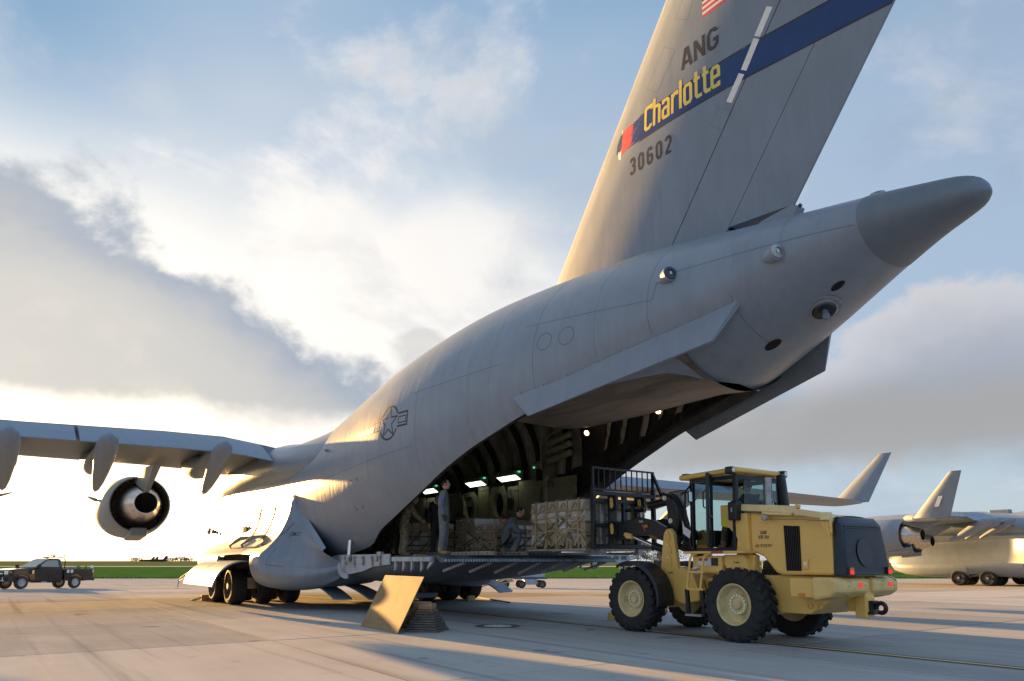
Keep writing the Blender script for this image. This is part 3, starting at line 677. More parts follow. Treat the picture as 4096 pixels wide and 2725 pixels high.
    for (a0, z0, a1, z1) in ((17.92, 10.47, 18.24, 10.90), (18.29, 10.945, 18.61, 11.415), (18.63, 11.455, 18.93, 11.88)):
        m = MB(); patch(m, [(a0 - .055, z0 + .04), (a0 + .055, z0 - .04), (a1 + .055, z1 - .04), (a1 - .055, z1 + .04)], fin_map(.003), 3, 4); m.build('formation_light', MAT['light_strip'], AC)
    m = MB()
    for q in ([(15.77, 11.93), (16.32, 12.63), (16.67, 12.33), (16.12, 11.65)], [(16.65, 13.10), (16.90, 13.44), (17.21, 13.23), (17.02, 12.82)], [(17.68, 10.49), (17.97, 10.27), (17.74, 9.97), (17.48, 10.20)]): stroke(m, q, .009, F, True)
    stroke(m, [(f_le(9) + .5, 9), (f_le(13.8) + .5, 13.8)], .007, F)
    m.build('panel_lines', MAT['line_soft'], AC)
    m = MB(); m.box((16.95, -.37, 12.35), (.06, .03, .13), (0, R(36), 0)); m.build('sensor_vane', MAT['chrome'], AC)
    # --- fuselage markings
    S = lambda a, z: fus_az(a, z, .0015); m = MB(); ca, cz, r = 9.15, 5.07, .44
    cir = [(ca + r * math.cos(2 * PI * k / 40), cz + r * math.sin(2 * PI * k / 40)) for k in range(40)]
    def keep(seg): return seg
    stroke(m, [p for p in cir[3:18]], .05, S); stroke(m, [p for p in cir[23:38]], .05, S)
    stroke(m, [(ca + (r * .94 if k % 2 == 0 else r * .38) * math.sin(PI * k / 5), cz + (r * .94 if k % 2 == 0 else r * .38) * math.cos(PI * k / 5)) for k in range(10)], .042, S, True)
    for s in (-1, 1):
        stroke(m, [(ca + s * r * .98, cz + .19), (ca + s * .86, cz + .19), (ca + s * .86, cz - .15), (ca + s * r * .93, cz - .15)], .05, S)
        stroke(m, [(ca + s * .46, cz + .09), (ca + s * .80, cz + .09), (ca + s * .80, cz - .07), (ca + s * .46, cz - .07)], .03, S, True)
    m.build('roundel', MAT['decal_black'], AC)
    m = MB(); patch(m, [(7.18, 4.86), (8.34, 4.91), (8.40, 5.08), (7.22, 5.03)], lambda a, z: fus_az(a, z, .003), 8, 2); m.build('formation_light', MAT['light_strip'], AC)
    m = MB()
    for a, f0, f1, w in ((14.3, .05, 1.86, .018), (10.35, .3, 2.0, .014), (4.95, .55, 2.1, .016), (1.9, .9, 1.5, .014), (18.6, 1.9, 2.9, .014)):
        m.loft([[fus(a - w / 2, f0 + (f1 - f0) * k / 30, .0015), fus(a + w / 2, f0 + (f1 - f0) * k / 30, .0015)] for k in range(31)], False)
    for a in (6.6, 8.0, 11.7, 13.0, 15.9, 17.1, 19.5):
        m.loft([[fus(a - .004, .15 + 1.75 * k / 40, .001), fus(a + .004, .15 + 1.75 * k / 40, .001)] for k in range(41)], False)
    for pts in ([(10.1, 5.69), (13.3, 5.81)], [(13.9, 6.56), (17.2, 6.29)], [(17.2, 6.29), (17.3, 6.75), (20.55, 6.75)], [(5.0, 3.95), (10.2, 4.35)]): stroke(m, pts, .014, S)
    for a, z in ((14.6, 6.06), (15.2, 6.05)): stroke(m, [(a + .20 * math.cos(2 * PI * k / 28), z + .185 * math.sin(2 * PI * k / 28)) for k in range(28)], .022, S, True)
    m.build('panel_lines', MAT['line_soft'], AC)
    # door outline marks (small corner brackets) and rescue arrow
    m = MB()
    for a, z, sa, sz in ((6.9, 3.75, 1, -1), (7.35, 3.78, -1, -1), (6.9, 2.95, 1, 1), (7.35, 2.98, -1, 1)): stroke(m, [(a + .1 * sa, z), (a, z), (a, z + .1 * sz)], .02, S)
    m.build('corner_marks', MAT['decal_black'], AC)
    # lower strakes
    for sg in (1, -1):
        top = [(13.7, 1.80), (15.0, 1.878), (16.5, 1.936), (17.8, 2.014), (18.7, 2.072)]
        T = [Vector(fus(a, p * sg, .0)) for a, p in top]
        B0 = Vector((14.25, -2.62 * sg, 4.51)); B1 = Vector((18.33, -1.72 * sg, 5.27))
        m = MB(); th = .05; n = 14
        rows = []
        for i in range(n + 1):
            t = i / n * 4; k = min(3, int(t)); p = T[k].lerp(T[k + 1], t - k); q = B0.lerp(B1, i / n); nn = (q - p).cross(Vector((1, 0, .1))).normalized() * th
            rows.append([p + nn, q + nn * .4, q - nn * .4, p - nn])
        m.loft(rows, True, True)
        o = m.build('strake', MAT['skin_flat'], AC, smooth=25)
        for i in range(9):
            mm = MB(); t = .12 + i / 8 * 3.76; k = min(3, int(t)); p = T[k].lerp(T[k + 1], t - k); nrm = Vector((0, p.y, 0)).normalized()
            mm.slab([(p.x - .09, p.z - .03), (p.x + .09, p.z - .02), (p.x + .05, p.z + .06), (p.x - .03, p.z + .07)], p.y + nrm.y * .0, p.y + nrm.y * .03); mm.build('bracket', MAT['skin_flat'], o)
    # missile-warning sensors on the tail
    for a, z, tm in ((17.5, 6.68, 0), (19.4, 6.56, 1)):
        p = Vector(fus_az(a, z, 0)); nrm = (p - Vector((a, 0, interp(ZM, a)))).normalized(); ax = (Vector((1, 0, 0)) + nrm * .35 + Vector((0, 0, .05))).normalized()
        m = MB(); m.lathe([(.01, -.52), (.07, -.38), (.12, -.15), (.14, .02), (.145, .10), (.12, .11)], p + nrm * .03, ax, 20)
        o = m.build('sensor_housing', MAT['skin'], AC, smooth=45)
        m = MB(); m.lathe([(.13, .10), (.12, .125), (.07, .13), (.065, .115), (.001, .118)], p + nrm * .03, ax, 20); m.build('sensor_lens', MAT['glass_dark' if tm == 0 else 'burnt_metal'], o, smooth=45)
        m = MB(); m.box(p + nrm * .03 + ax * .122, (.012, .05, .05)); m.build('sensor_window', MAT['decal_white'], o)
    # refuelling-type mount under the tail
    p = Vector(fus(19.55, 2.95, .0)); nrm = (p - Vector((19.55, 0, interp(ZM, 19.55)))).normalized(); nrm = Vector((.35, nrm.y - .05, nrm.z)).normalized()
    m = MB(); m.lathe([(.30, -.05), (.31, .02), (.27, .035), (.24, .03), (.235, .05), (.2, .06)], p, nrm, 36); o = m.build('sensor_ring', MAT['steel'], AC, smooth=40)
    m = MB(); m.lathe([(.2, .04), (.18, .08), (.12, .09), (.001, .1)], p, nrm, 28); m.build('sensor_disc', MAT['glass_dark'], o, smooth=40)
    m = MB(); m.lathe([(.05, .05), (.05, .14), (.065, .18), (.055, .24), (.02, .27), (.001, .28)], p + Vector((.02, -.02, 0)), nrm, 16); m.build('sensor_ball', MAT['skin_dark'], o, smooth=60)
    for a, ph, ra, ry in ((18.6, 2.92, .15, .06), (19.95, 2.75, .11, .04)):
        p = Vector(fus(a, ph, .008)); q = [Vector(fus(a + ra * math.cos(t), ph + ry / interp(WW, a) * 2 * math.sin(t), .008)) for t in [2 * PI * k / 20 for k in range(20)]]
        m = MB(); m.add(q, [tuple(range(20))]); m.build('vent', MAT['black_void'], AC)
    m = MB(); m.tube([fus(5.1, 1.36, 0), fus(5.1, 1.36, .12)], [.05, .035], 10); m.build('drain_probe', MAT['steel'], AC, smooth=40)
    # --- cargo door swung up inside the hold
    m = MB(); rows = []
    for i in range(15):
        a = 10.9 + 6.6 * i / 14; hw = min(interp(WW, a) - .36, 2.35); e = 0 if i > 2 else (2 - i) * .12
        rows.append([(a, hw * t, 5.42 + e - .52 * (1 - t * t) + (.0 if i < 13 else -.05 * (i - 12))) for t in [k / 12 * 2 - 1 for k in range(13)]])
    m.loft(rows, False); mat('door_skin', (.17, .15, .13), .5, var=.25, vs=1.5, stretch=(.4, 2, 1), dirt=(.07, .06, .055), ds=1.2); m.build('cargo_door', MAT['door_skin'], AC, smooth=50)
    # --- sponsons and wheels
    for sg in (-1, 1):
        m = MB(); m.loft(pod_rings(sg, PODF), False); m.loft(pod_rings(sg, [PODF[-1], (-2.4, 4.52, .62, 4.02, 1)]), False)
        # upper half only above the open wheel bay
        top = pod_rings(sg, [(-2.4, 4.52, .62, 4.02, 1), (-1, 4.54, .62, 4.1, 1), (.5, 4.54, .62, 4.14, 1.1), (1.7, 4.52, .60, 4.08, 1.25)])
        m.loft([r[20:] for r in top], False)
        m.loft(pod_rings(sg, PODR), False); rr = pod_rings(sg, PODR)[0]; m.add(rr, [tuple(range(len(rr)))])
        sp = m.build('sponson', MAT['skin'], AC, smooth=50, weld=True)
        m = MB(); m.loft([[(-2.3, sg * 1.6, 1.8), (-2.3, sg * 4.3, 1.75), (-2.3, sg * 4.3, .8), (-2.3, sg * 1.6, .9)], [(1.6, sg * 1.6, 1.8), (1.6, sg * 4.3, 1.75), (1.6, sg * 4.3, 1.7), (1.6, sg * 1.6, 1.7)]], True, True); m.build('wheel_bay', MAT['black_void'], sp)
        build_gear(AC, sg, -2.0 if sg < 0 else .1)
        # curved wheel doors swung outward
        for a0, a1 in ((-3.4, -1.35), (-1.28, .75)):
            m = MB(); rows = []; th = .05
            for i in range(9):
                a = a0 + (a1 - a0) * i / 8; o_, n_ = [], []
                for k in range(13):
                    t = R(96 - 88 * k / 12); o_.append((a, sg * (4.42 + 1.02 * math.cos(t)), .55 + .98 * math.sin(t))); n_.append((a, sg * (4.42 + (1.02 - th) * math.cos(t)), .55 + (.98 - th) * math.sin(t)))
                rows.append(o_ + n_[::-1])
            m.loft(rows, True, True); m.build('wheel_door', MAT['skin'], AC, smooth=40)
        # inner belly doors hanging open behind the wheels
        for y0, a0, a1 in ((2.2, 2.2, 4.6), (1.4, 2.6, 5.4)) if sg < 0 else ((4.3, 1.4, 3.2),):
            m = MB(); rows = []
            for k in range(9):
                t = k / 8; a = a0 + (a1 - a0) * t; z = .80 - .42 * t * t - .06; rows.append([(a, sg * y0, z), (a, sg * (y0 + .62), z + .03), (a, sg * (y0 + .62), z + .08), (a, sg * y0, z + .05)])
            m.loft(rows, True, True); m.build('belly_door', MAT['skin_flat'], AC, smooth=40)
    # slots, arms and hatch lines on the near sponson fairing
    def onpod(a, z):
        for i in range(len(PODX) - 1):
            if PODX[i][0] <= a <= PODX[i + 1][0]:
                t = (a - PODX[i][0]) / (PODX[i + 1][0] - PODX[i][0]); s = [x + (y - x) * t for x, y in zip(PODX[i], PODX[i + 1])]; r = pod_rings(-1, [tuple(s)])[0]
                for p, q in zip(r[18:], r[19:]):
                    if p[2] <= z <= q[2]: u = (z - p[2]) / max(1e-6, q[2] - p[2]); return Vector((a, p[1] + (q[1] - p[1]) * u - .008, z))
        return Vector((a, -3.6, z))
    PODX = [(-9.6, 2.6, 1.6, 2.2, 1)] + PODF[1:] + [(-2.4, 4.52, .62, 4.02, 1), (-1, 4.54, .62, 4.1, 1), (.5, 4.54, .62, 4.14, 1.1)] + [(1.7, 4.52, .60, 4.08, 1.25)] + PODR[1:]
    for a in (-.95, .75):
        m = MB(); w = .09
        rows = [[onpod(a + (z - 2.45) * .12 - w, z), onpod(a + (z - 2.45) * .12 + w, z)] for z in [2.2 + .12 * k for k in range(11)]]
        m.loft(rows, False); m.build('door_track', MAT['black_void'], AC)
        m = MB(); m.tube([onpod(a + .1, 2.35), onpod(a - .35, 2.30) + Vector((0, -.22, .02)), onpod(a - .9, 2.15) + Vector((0, -.30, -.05)), onpod(a - 1.25, 2.05) + Vector((0, -.1, -.05))], [.05, .07, .05, .03], 10); m.build('door_arm', MAT['skin_flat'], AC, smooth=40)
    m = MB(); stroke(m, [(2.6, 3.9), (2.55, 3.2), (2.0, 2.6), (1.45, 2.05), (2.4, 2.02), (2.95, 2.75)], .022, onpod); stroke(m, [(2.9, 1.9), (2.9, 1.4), (3.6, 1.35)], .012, onpod); stroke(m, [(-3.0, 1.95), (.4, 1.85)], .02, onpod)
    m.build('panel_lines', MAT['line_dark'], AC)
    m = MB()
    for i in range(3):
        for j in range(4): p = onpod(2.1 + i * .1 + j * .05, 3.1 + j * .17); m.lathe([(.035, 0), (.001, -.002)], p, (0, -1, .2), 10)
    m.build('vent_holes', MAT['black_void'], AC)
    m = MB(); U = lambda u, v: onpod(3.0 + u, 2.3 + v)
    m2 = [(0, .06), (.1, .14), (.1, .10), (.55, .10), (.55, .02), (.1, .02), (.1, -.02)]; stroke(m, m2, .012, U, True); text(m, 'RESCUE', .16, .035, .05, U, .18, .14); m.build('rescue_mark', MAT['line_dark'], AC)
    m = MB(); m.box(onpod(-2.3, 2.6) + Vector((0, .02, 0)), (.5, .06, .42)); m.build('hatch', MAT['black_void'], AC)
    # forward probes and hatch
    for a, z in ((-7.8, 2.75), (-6.9, 1.95)):
        p = Vector(fus_az(a, z, 0)); m = MB(); m.tube([p, p + Vector((0, -.35, .05))], [.09, .07], 10); m.lathe([(.001, -.05), (.12, 0), (.13, .08), (.001, .12)], p + Vector((0, -.4, .05)), (0, -1, .1), 14); m.build('forward_probe', MAT['skin_dark'], AC, smooth=40)
    m = MB(); stroke(m, [(-6.75 + .32 * math.cos(2 * PI * k / 24), 2.0 + .32 * math.sin(2 * PI * k / 24)) for k in range(24)], .03, S, True); m.build('round_hatch', MAT['line_dark'], AC)
    m = MB(); 
    for dz in (0, .12): m.tube([(-6.8, -3.5, 1.85 - dz), (-8.2, -4.6, .75 - dz), (-8.25, -4.62, .35)], .018, 6)
    m.build('stay_rod', MAT['steel'], AC)
    # --- wings, engines
    for sg in (-1, 1):
        build_wing(AC, sg)
        build_engine(AC, sg, 6.8, -5.1, 3.66); build_engine(AC, sg, 12.5, -2.5, 3.5)
        m = MB(); rows = []                                                     # wing root fairing, hugging the body
        for a, bl, p0, p1 in ((-8.6, -.03, 1.5, .7), (-7.6, .12, 1.5, .62), (-6, .35, 1.5, .5), (-3, .55, 1.48, .5), (-.5, .62, 1.46, .52), (.8, .60, 1.45, .56), (1.8, .50, 1.45, .62), (2.8, .30, 1.42, .72), (3.8, .11, 1.38, .86), (4.6, -.03, 1.3, 1.0)):
            rows.append([fus(a, sg * (-1) * (p0 + (p1 - p0) * k / 16), -.03 + (bl + .03) * math.sin(PI * (k / 16) ** .85) ** .9) for k in range(17)])
        m.loft(rows, False); m.build('wing_root_fairing', MAT['skin'], AC, smooth=60)
build_main()
# ---------------------------------------------------------------- cargo hold and ramp (still parts of the aircraft)
def build_hold():
    m = MB(); m.b2((-9, -2.74, 1.55), (3.95, 2.74, 1.69)); m.build('cargo_floor', MAT['deck'], AC)
    m = MB(); m.b2((-9.1, -2.5, 1.6), (-9, 2.5, 5.2)); m.build('bulkhead', MAT['bay_dark'], AC)
    # starboard side wall panels (with oval cut-outs on some)
    a = -4.2; i = 0
    while a < 8.3:
        w = (1.12, .62, .95, 1.2, .7)[i % 5]; y = 2.62; z0, z1 = 1.95 + .15 * (i % 2), 4.12 - .07 * (i % 3); g = .02
        m = MB(); hole = i % 5 in (0, 3)
        x0, x1 = a + g, min(a + w - g, 8.4)
        if hole:
            n = 20; cx, cz, rx, rz = (x0 + x1) / 2, 3.42, (x1 - x0) * .30, .42
            ov = [(cx + rx * math.cos(2 * PI * k / n), cz + rz * math.sin(2 * PI * k / n)) for k in range(n)]
            rc = []
            for k in range(n):
                t = 2 * PI * k / n; c, s = math.cos(t), math.sin(t); q = min(((x1 - x0) / 2) / max(abs(c), 1e-6), ((z1 - z0) / 2) / max(abs(s), 1e-6)); rc.append((cx + c * q, max(z0, min(z1, (z0 + z1) / 2 + s * q))))
            m.loft([[(u, y, v) for u, v in rc], [(u, y, v) for u, v in ov], [(u, y + .16, v) for u, v in ov]], True)
        else: m.b2((x0, y, z0), (x1, y + .05, z1))
        p = m.build('wall_panel', MAT['bay_green'], AC)
        m = MB()
        for k in range(4): m.b2((x0 + .08 + k * (x1 - x0) * .24, y - .012, z1 - .16), (x0 + .12 + k * (x1 - x0) * .24, y, z1 - .12))
        if i % 3 == 1: m.b2((x0 + .08, y - .05, 2.5), (x1 - .08, y - .004, 3.0))
        if i % 3 == 2: m.b2((x0 + .1, y - .07, 3.2), (x0 + .3, y - .004, 3.6)); m.tube([(x0 + .2, y - .05, 3.9), (x0 + .5, y - .12, 3.5), (x0 + .45, y - .12, 3.3)], .03, 6)
        f = m.build('panel_fitting', MAT['bay_dark' if i % 2 else 'bay_green'], p); f['kind'] = 'stuff'
        a += w; i += 1
    m = MB(); m.b2((-9, 2.85, 1.7), (17, 2.9, 4.3)); 
    m = MB(); m.b2((8.45, 2.5, 1.9), (9.75, 2.56, 4.05)); m.build('wall_panel', MAT['bay_green'], AC)
    m = MB(); m.tube([(8.42, 2.45, 1.9), (8.42, 2.45, 4.1)], .09, 12); m.build('wall_post', MAT['bay_green'], AC, smooth=40)
    # arched frames with insulation blankets hanging between them
    for k in range(17):
        a = -3.6 + .78 * k; pe = min(2.0, interp(PHE, max(a, 3.7)) - .05); m = MB(); rows = []
        for j in range(17):
            p = -pe + (pe - .12) * j / 16
            q0 = Vector(fus(a - .05, p, -.30)); q1 = Vector(fus(a + .05, p, -.30)); q2 = Vector(fus(a + .05, p, -.46)); q3 = Vector(fus(a - .05, p, -.46)); rows.append([q0, q1, q2, q3])
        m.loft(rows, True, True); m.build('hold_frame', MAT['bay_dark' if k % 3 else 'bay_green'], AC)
        m = MB(); rows = []; rr = random.Random(k)
        for j in range(13):
            p = -pe + .3 + (pe - .5) * j / 12; b = .10 + .05 * rr.random()
            rows.append([fus(a + .10 + .56 * t, p, -.33 - b * math.sin(PI * t) * (1 + .25 * rr.uniform(-1, 1))) for t in (0, .2, .4, .6, .8, 1)])
        m.loft(rows, False); m.build('insulation_blanket', MAT['insulation'], AC, smooth=70)
    # loose insulation strips on the bare side wall of the aft opening
    rr = random.Random(3)
    mat('silver_wrap', (.34, .32, .28), .45, .2, var=.4, vs=4, bump=.6, bs=14)
    for a, p0, L, w in ((11.2, -1.35, .35, .10), (12.0, -1.2, .55, .16), (13.0, -1.1, .75, .2), (13.7, -1.3, .45, .12), (14.5, -1.25, .6, .2), (15.1, -1.3, .5, .12), (15.8, -1.45, .4, .16), (16.3, -1.5, .3, .1)):
        m = MB(); rows = []
        for j in range(8):
            p = p0 - L * j / 7; q = .02 * rr.uniform(-1, 1) + (-.35 * j / 7 if L > .7 else -.05 * j); rows.append([fus(a + q - w * (1 - .4 * j / 7), p, -.40 - .05 * rr.random()), fus(a + q, p + .01, -.47), fus(a + q + w * (1 - .4 * j / 7), p, -.40 - .05 * rr.random())])
        m.loft(rows, False); m.build('insulation_strip', MAT['silver_wrap'], AC, smooth=30)
    m = MB()
    for j in range(26):
        a = 8.8 + .33 * j; pe = interp(PHE, a); m.lathe([(.10, 0), (.001, .004)], fus(a, -(pe - .10), -.33), (0, -1, -.6), 12)
    v = m.build('lightening_holes', MAT['black_void'], AC); v['kind'] = 'stuff'
    # pipes / oxygen bottles on the upper wall
    for k in range(3):
        m = MB(); z = 4.55 + .27 * k; m.tube([(8.75, 2.25, z), (8.8, 2.25, z), (9.95, 2.15, z + .12), (10.0, 2.15, z + .12)], [.05, .10, .10, .05], 12); m.build('storage_tube', MAT['bay_green'], AC, smooth=40)
    m = MB(); m.tube([(8.5, 2.2, 4.3), (8.6, 2.1, 5.2), (9.6, 1.95, 5.35), (10.2, 1.9, 5.4)], .03, 8); m.build('hold_pipe', MAT['bay_green'], AC, smooth=40)
    # lamps
    for a0, a1, z in ((3.75, 4.95, 4.32), (5.75, 7.0, 4.34), (0.4, 1.6, 4.32), (-2.6, -1.4, 4.32)):
        r = thing_part('hold_lamp', AC)
        m = MB(); m.loft([[(a, 2.62, z + .12), (a, 2.26, z + .10), (a, 2.24, z + .03), (a, 2.60, z - .17)] for a in (a0, a1)], True, True); o = m.build('hold_lamp', MAT['bay_green'], AC)
        m = MB(); m.add([(a0 + .08, 2.27, z + .018), (a1 - .08, 2.27, z + .018), (a1 - .08, 2.57, z - .165), (a0 + .08, 2.57, z - .165)], [(0, 1, 2, 3)]); m.build('diffuser', MAT['lamp_panel'], o)
        for a in (a0 - .07, a1 + .07):
            m = MB(); m.box((a, 2.4, z + .06), (.05, .08, .05)); m.build('marker_lamp', MAT['lamp_green'], o)
    m = MB(); m.box((8.05, 2.35, 4.5), (.28, .25, .2), (R(25), 0, 0)); o = m.build('hold_lamp', MAT['bay_green'], AC, bevel=.02); m = MB(); m.box((8.08, 2.24, 4.42), (.06, .05, .05)); m.build('marker_lamp', MAT['lamp_green'], o)
    for a, y, z in ((10.74, 2.1, 5.13), (13.63, 1.95, 5.27)):
        m = MB(); m.lathe([(.06, -.1), (.1, 0), (.1, .02), (.08, .02)], (a, y, z), (.3, -1, -.5), 16); o = m.build('spot_lamp', MAT['steel'], AC, smooth=40)
        m = MB(); m.lathe([(.075, .0), (.05, .03), (.001, .045)], (a, y, z), (.3, -1, -.5), 14); m.build('bulb', MAT['lamp_warm'], o, smooth=60)
def thing_part(n, p): return None
def build_ramp():
    # underside: same grey paint, its shade put into a darker skin colour
    m = MB(); rows = []
    for a, hw, zb, zt in ((3.7, 2.35, .93, 1.62), (4.6, 2.62, .86, 1.64), (6, 2.72, .84, 1.58), (7.5, 2.74, .94, 1.52), (8.6, 2.70, 1.06, 1.50), (9.6, 2.6, 1.20, 1.50), (10.3, 2.45, 1.34, 1.50), (10.8, 2.3, 1.46, 1.52)):
        n = 26; ring = []
        for k in range(n + 1):
            t = PI * k / n; c, s = math.cos(t), math.sin(t); ring.append((a, -hw * math.copysign(abs(c) ** .62, c), zt - (zt - zb) * abs(s) ** .62))
        rows.append(ring)
    m.loft(rows, False); m.add(rows[-1], [tuple(range(len(rows[-1])))]); mat('ramp_skin_shaded', (.11, .12, .13), .55, var=.15, vs=1.5); rp = m.build('ramp', MAT['ramp_skin_shaded'], AC, smooth=50)
    m = MB(); m.b2((3.95, -2.7, 1.52), (10.85, 2.7, 1.655)); m.build('ramp_deck', MAT['deck'], rp)
    for sg in (-1, 1):
        m = MB(); pl = [(3.75, 1.20), (4.5, 1.10), (5.6, 1.12), (6.6, 1.22), (7.3, 1.36), (8.3, 1.42), (8.3, 1.70), (5.0, 1.70), (4.4, 1.66), (3.75, 1.42)]
        m.slab(pl, sg * 2.745, sg * 2.80); m.build('ramp_side', MAT['ramp_grey'], rp, bevel=.012)
        for a in (4.9, 5.5, 6.1, 6.7, 7.3, 7.8):
            m = MB(); m.box((a, sg * 2.83, 1.53), (.07, .06, .26)); m.box((a, sg * 2.85, 1.42), (.13, .05, .035)); m.box((a, sg * 2.86, 1.60), (.04, .05, .05)); m.build('ramp_latch', MAT['steel'], rp)
        m = MB(); m.prism([(5.25 + .75 * math.cos(t), 1.62 - .62 * math.sin(t) - .0) for t in [R(80 + 80 * k / 10) for k in range(11)]] + [(5.25 + .58 * math.cos(t), 1.66 - .5 * math.sin(t)) for t in [R(160 - 80 * k / 10) for k in range(11)]], lambda u, v, k: (u + .3, sg * (2.86 if k else 2.81), v)); m.build('ramp_quadrant', MAT['ramp_grey'], rp)
        # lift actuator
        m = MB(); m.tube([(5.75, sg * 2.84, 1.66), (5.72, sg * 2.80, 2.12)], .065, 16); m.build('ramp_actuator', MAT['chrome'], AC, smooth=40)
        m = MB(); m.tube([(5.75, sg * 2.84, 1.50), (5.75, sg * 2.84, 1.70)], .095, 14); m.box((5.80, sg * 2.88, 1.56), (.18, .08, .12)); m.build('actuator_foot', MAT['steel'], rp, smooth=40)
        m = MB(); m.box((7.75, sg * 2.80, 1.70), (.22, .14, .14)); m.box((7.65, sg * 2.84, 1.60), (.08, .1, .2)); m.build('ramp_lock', MAT['steel'], rp, bevel=.02)
        # side beam with hangers
        m = MB(); m.b2((8.5, sg * 2.76, 1.50), (10.55, sg * 2.84, 1.62)); b = m.build('side_beam', MAT['ramp_grey'], rp, bevel=.012)
        for a in (8.7, 9.15, 9.6, 10.1):
            m = MB(); m.box((a, sg * 2.80, 1.40), (.07, .05, .2)); m.tube([(a, sg * 2.8, 1.34), (a + .05, sg * 2.86, 1.28)], .03, 8); m.build('hanger', MAT['ramp_grey'], b)
        m = MB(); m.slab([(10.3, 1.30), (10.62, 1.48), (10.62, 1.60), (10.5, 1.60)], sg * 2.72, sg * 2.78); m.build('beam_end', MAT['steel'], rp)
    # aft edge: hinge knuckles for the toes
    m = MB(); m.b2((10.85, -2.75, 1.48), (11.12, 2.75, 1.60)); te = m.build('aft_edge', MAT['ramp_blue'], rp, bevel=.01)
    m = MB()
    for k in range(70):
        y = -2.73 + 5.46 * k / 69; m.box((11.13, y, 1.53 - .0), (.05, .036, .06))
    v = m.build('hinge_knuckles', MAT['ramp_grey'], te); v['kind'] = 'stuff'
    for k in range(7):
        y = -2.3 + .77 * k; m = MB(); m.bar((10.3, y, 1.18 + .03 * abs(k - 3)), (11.02, y + .18, 1.48), .05, .06); m.build('edge_strut', MAT['steel'], rp)
    m = MB(); m.b2((10.4, -1.9, 1.655), (11.05, -.2, 1.665)); m.build('tread_patch', MAT['bay_green'], rp)
    # perforated pallet rails standing on the deck
    for y in (-1.2, -.2, .9, 2.0):
        m = MB(); m.b2((6.2, y, 1.66), (10.9, y + .09, 1.76)); r = m.build('pallet_rail', MAT['steel'], rp)
        m = MB()
        for k in range(22): m.lathe([(.022, 0), (.001, -.001)], (6.4 + .2 * k, y - .003, 1.71), (0, -1, 0), 8)
        v = m.build('rail_holes', MAT['black_void'], r); v['kind'] = 'stuff'
    m = MB(); m.b2((9.0, -2.45, 1.66), (9.12, -2.1, 1.68)); m.build('deck_mark', MAT['paint_yellow'], rp)
    # nose gear stand-in far forward is hidden; exhaust of the ground air unit below belly
    m = MB(); m.b2((3.0, -.9, .35), (5.2, .5, .50)); m.tube([(4.4, -.9, .5), (4.4, -.9, .05)], .05, 8); m.tube([(3.2, -.9, .5), (3.2, -.9, .25)], .03, 8); m.build('belly_hatch', MAT['skin_dark'], AC)
build_hold(); build_ramp()
# ---------------------------------------------------------------- yellow wheel loader with pallet forks
LO = A2W(17.16, 1.07)
skin_y = mat('loader_paint', (.86, .52, .13), .40, var=.04, vs=1.5, dirt=(.62, .38, .11), ds=5, dlo=.60, dhi=.80, coat=.15)
mat('loader_rust', (.80, .54, .19), .5, var=.1, vs=3, dirt=(.10, .035, .02), ds=3.2, dlo=.60, dhi=.66)
mat('loader_black', (.013, .015, .019), .38, var=.3, vs=4, spec=.5); mat('loader_mesh', (.020, .030, .042), .35, .3, var=.15, vs=30)
mat('loader_tan', (.72, .56, .28), .5, var=.08, vs=4, dirt=(.42, .31, .15), ds=3); mat('bolt', (.85, .80, .62), .4, .2)
mat('hose', (.02, .02, .02), .5); mat('tail_red', (.55, .02, .015), .25, emit=(1, .04, .02), es=.10); mat('amber', (.75, .22, .02), .3); mat('lens', (.85, .86, .86), .1, .3)
mat('paper', (.70, .70, .68), .7, var=.1); mat('sticker_red', (.45, .06, .06), .5); mat('sticker_yellow', (.75, .68, .05), .5); mat('seat_black', (.02, .02, .022), .8)
gm = bpy.data.materials.new('cab_glass'); gm.use_nodes = True; nt_ = gm.node_tree; nt_.nodes.clear()
o_ = nt_.nodes.new('ShaderNodeOutputMaterial'); mx_ = nt_.nodes.new('ShaderNodeMixShader'); tr_ = nt_.nodes.new('ShaderNodeBsdfTransparent'); gl_ = nt_.nodes.new('ShaderNodeBsdfGlossy'); fr_ = nt_.nodes.new('ShaderNodeFresnel')
tr_.inputs[0].default_value = (.50, .66, .64, 1); gl_.inputs['Roughness'].default_value = .03; fr_.inputs[0].default_value = 1.5
nt_.links.new(fr_.outputs[0], mx_.inputs[0]); nt_.links.new(tr_.outputs[0], mx_.inputs[1]); nt_.links.new(gl_.outputs[0], mx_.inputs[2]); nt_.links.new(mx_.outputs[0], o_.inputs[0]); MAT['cab_glass'] = gm
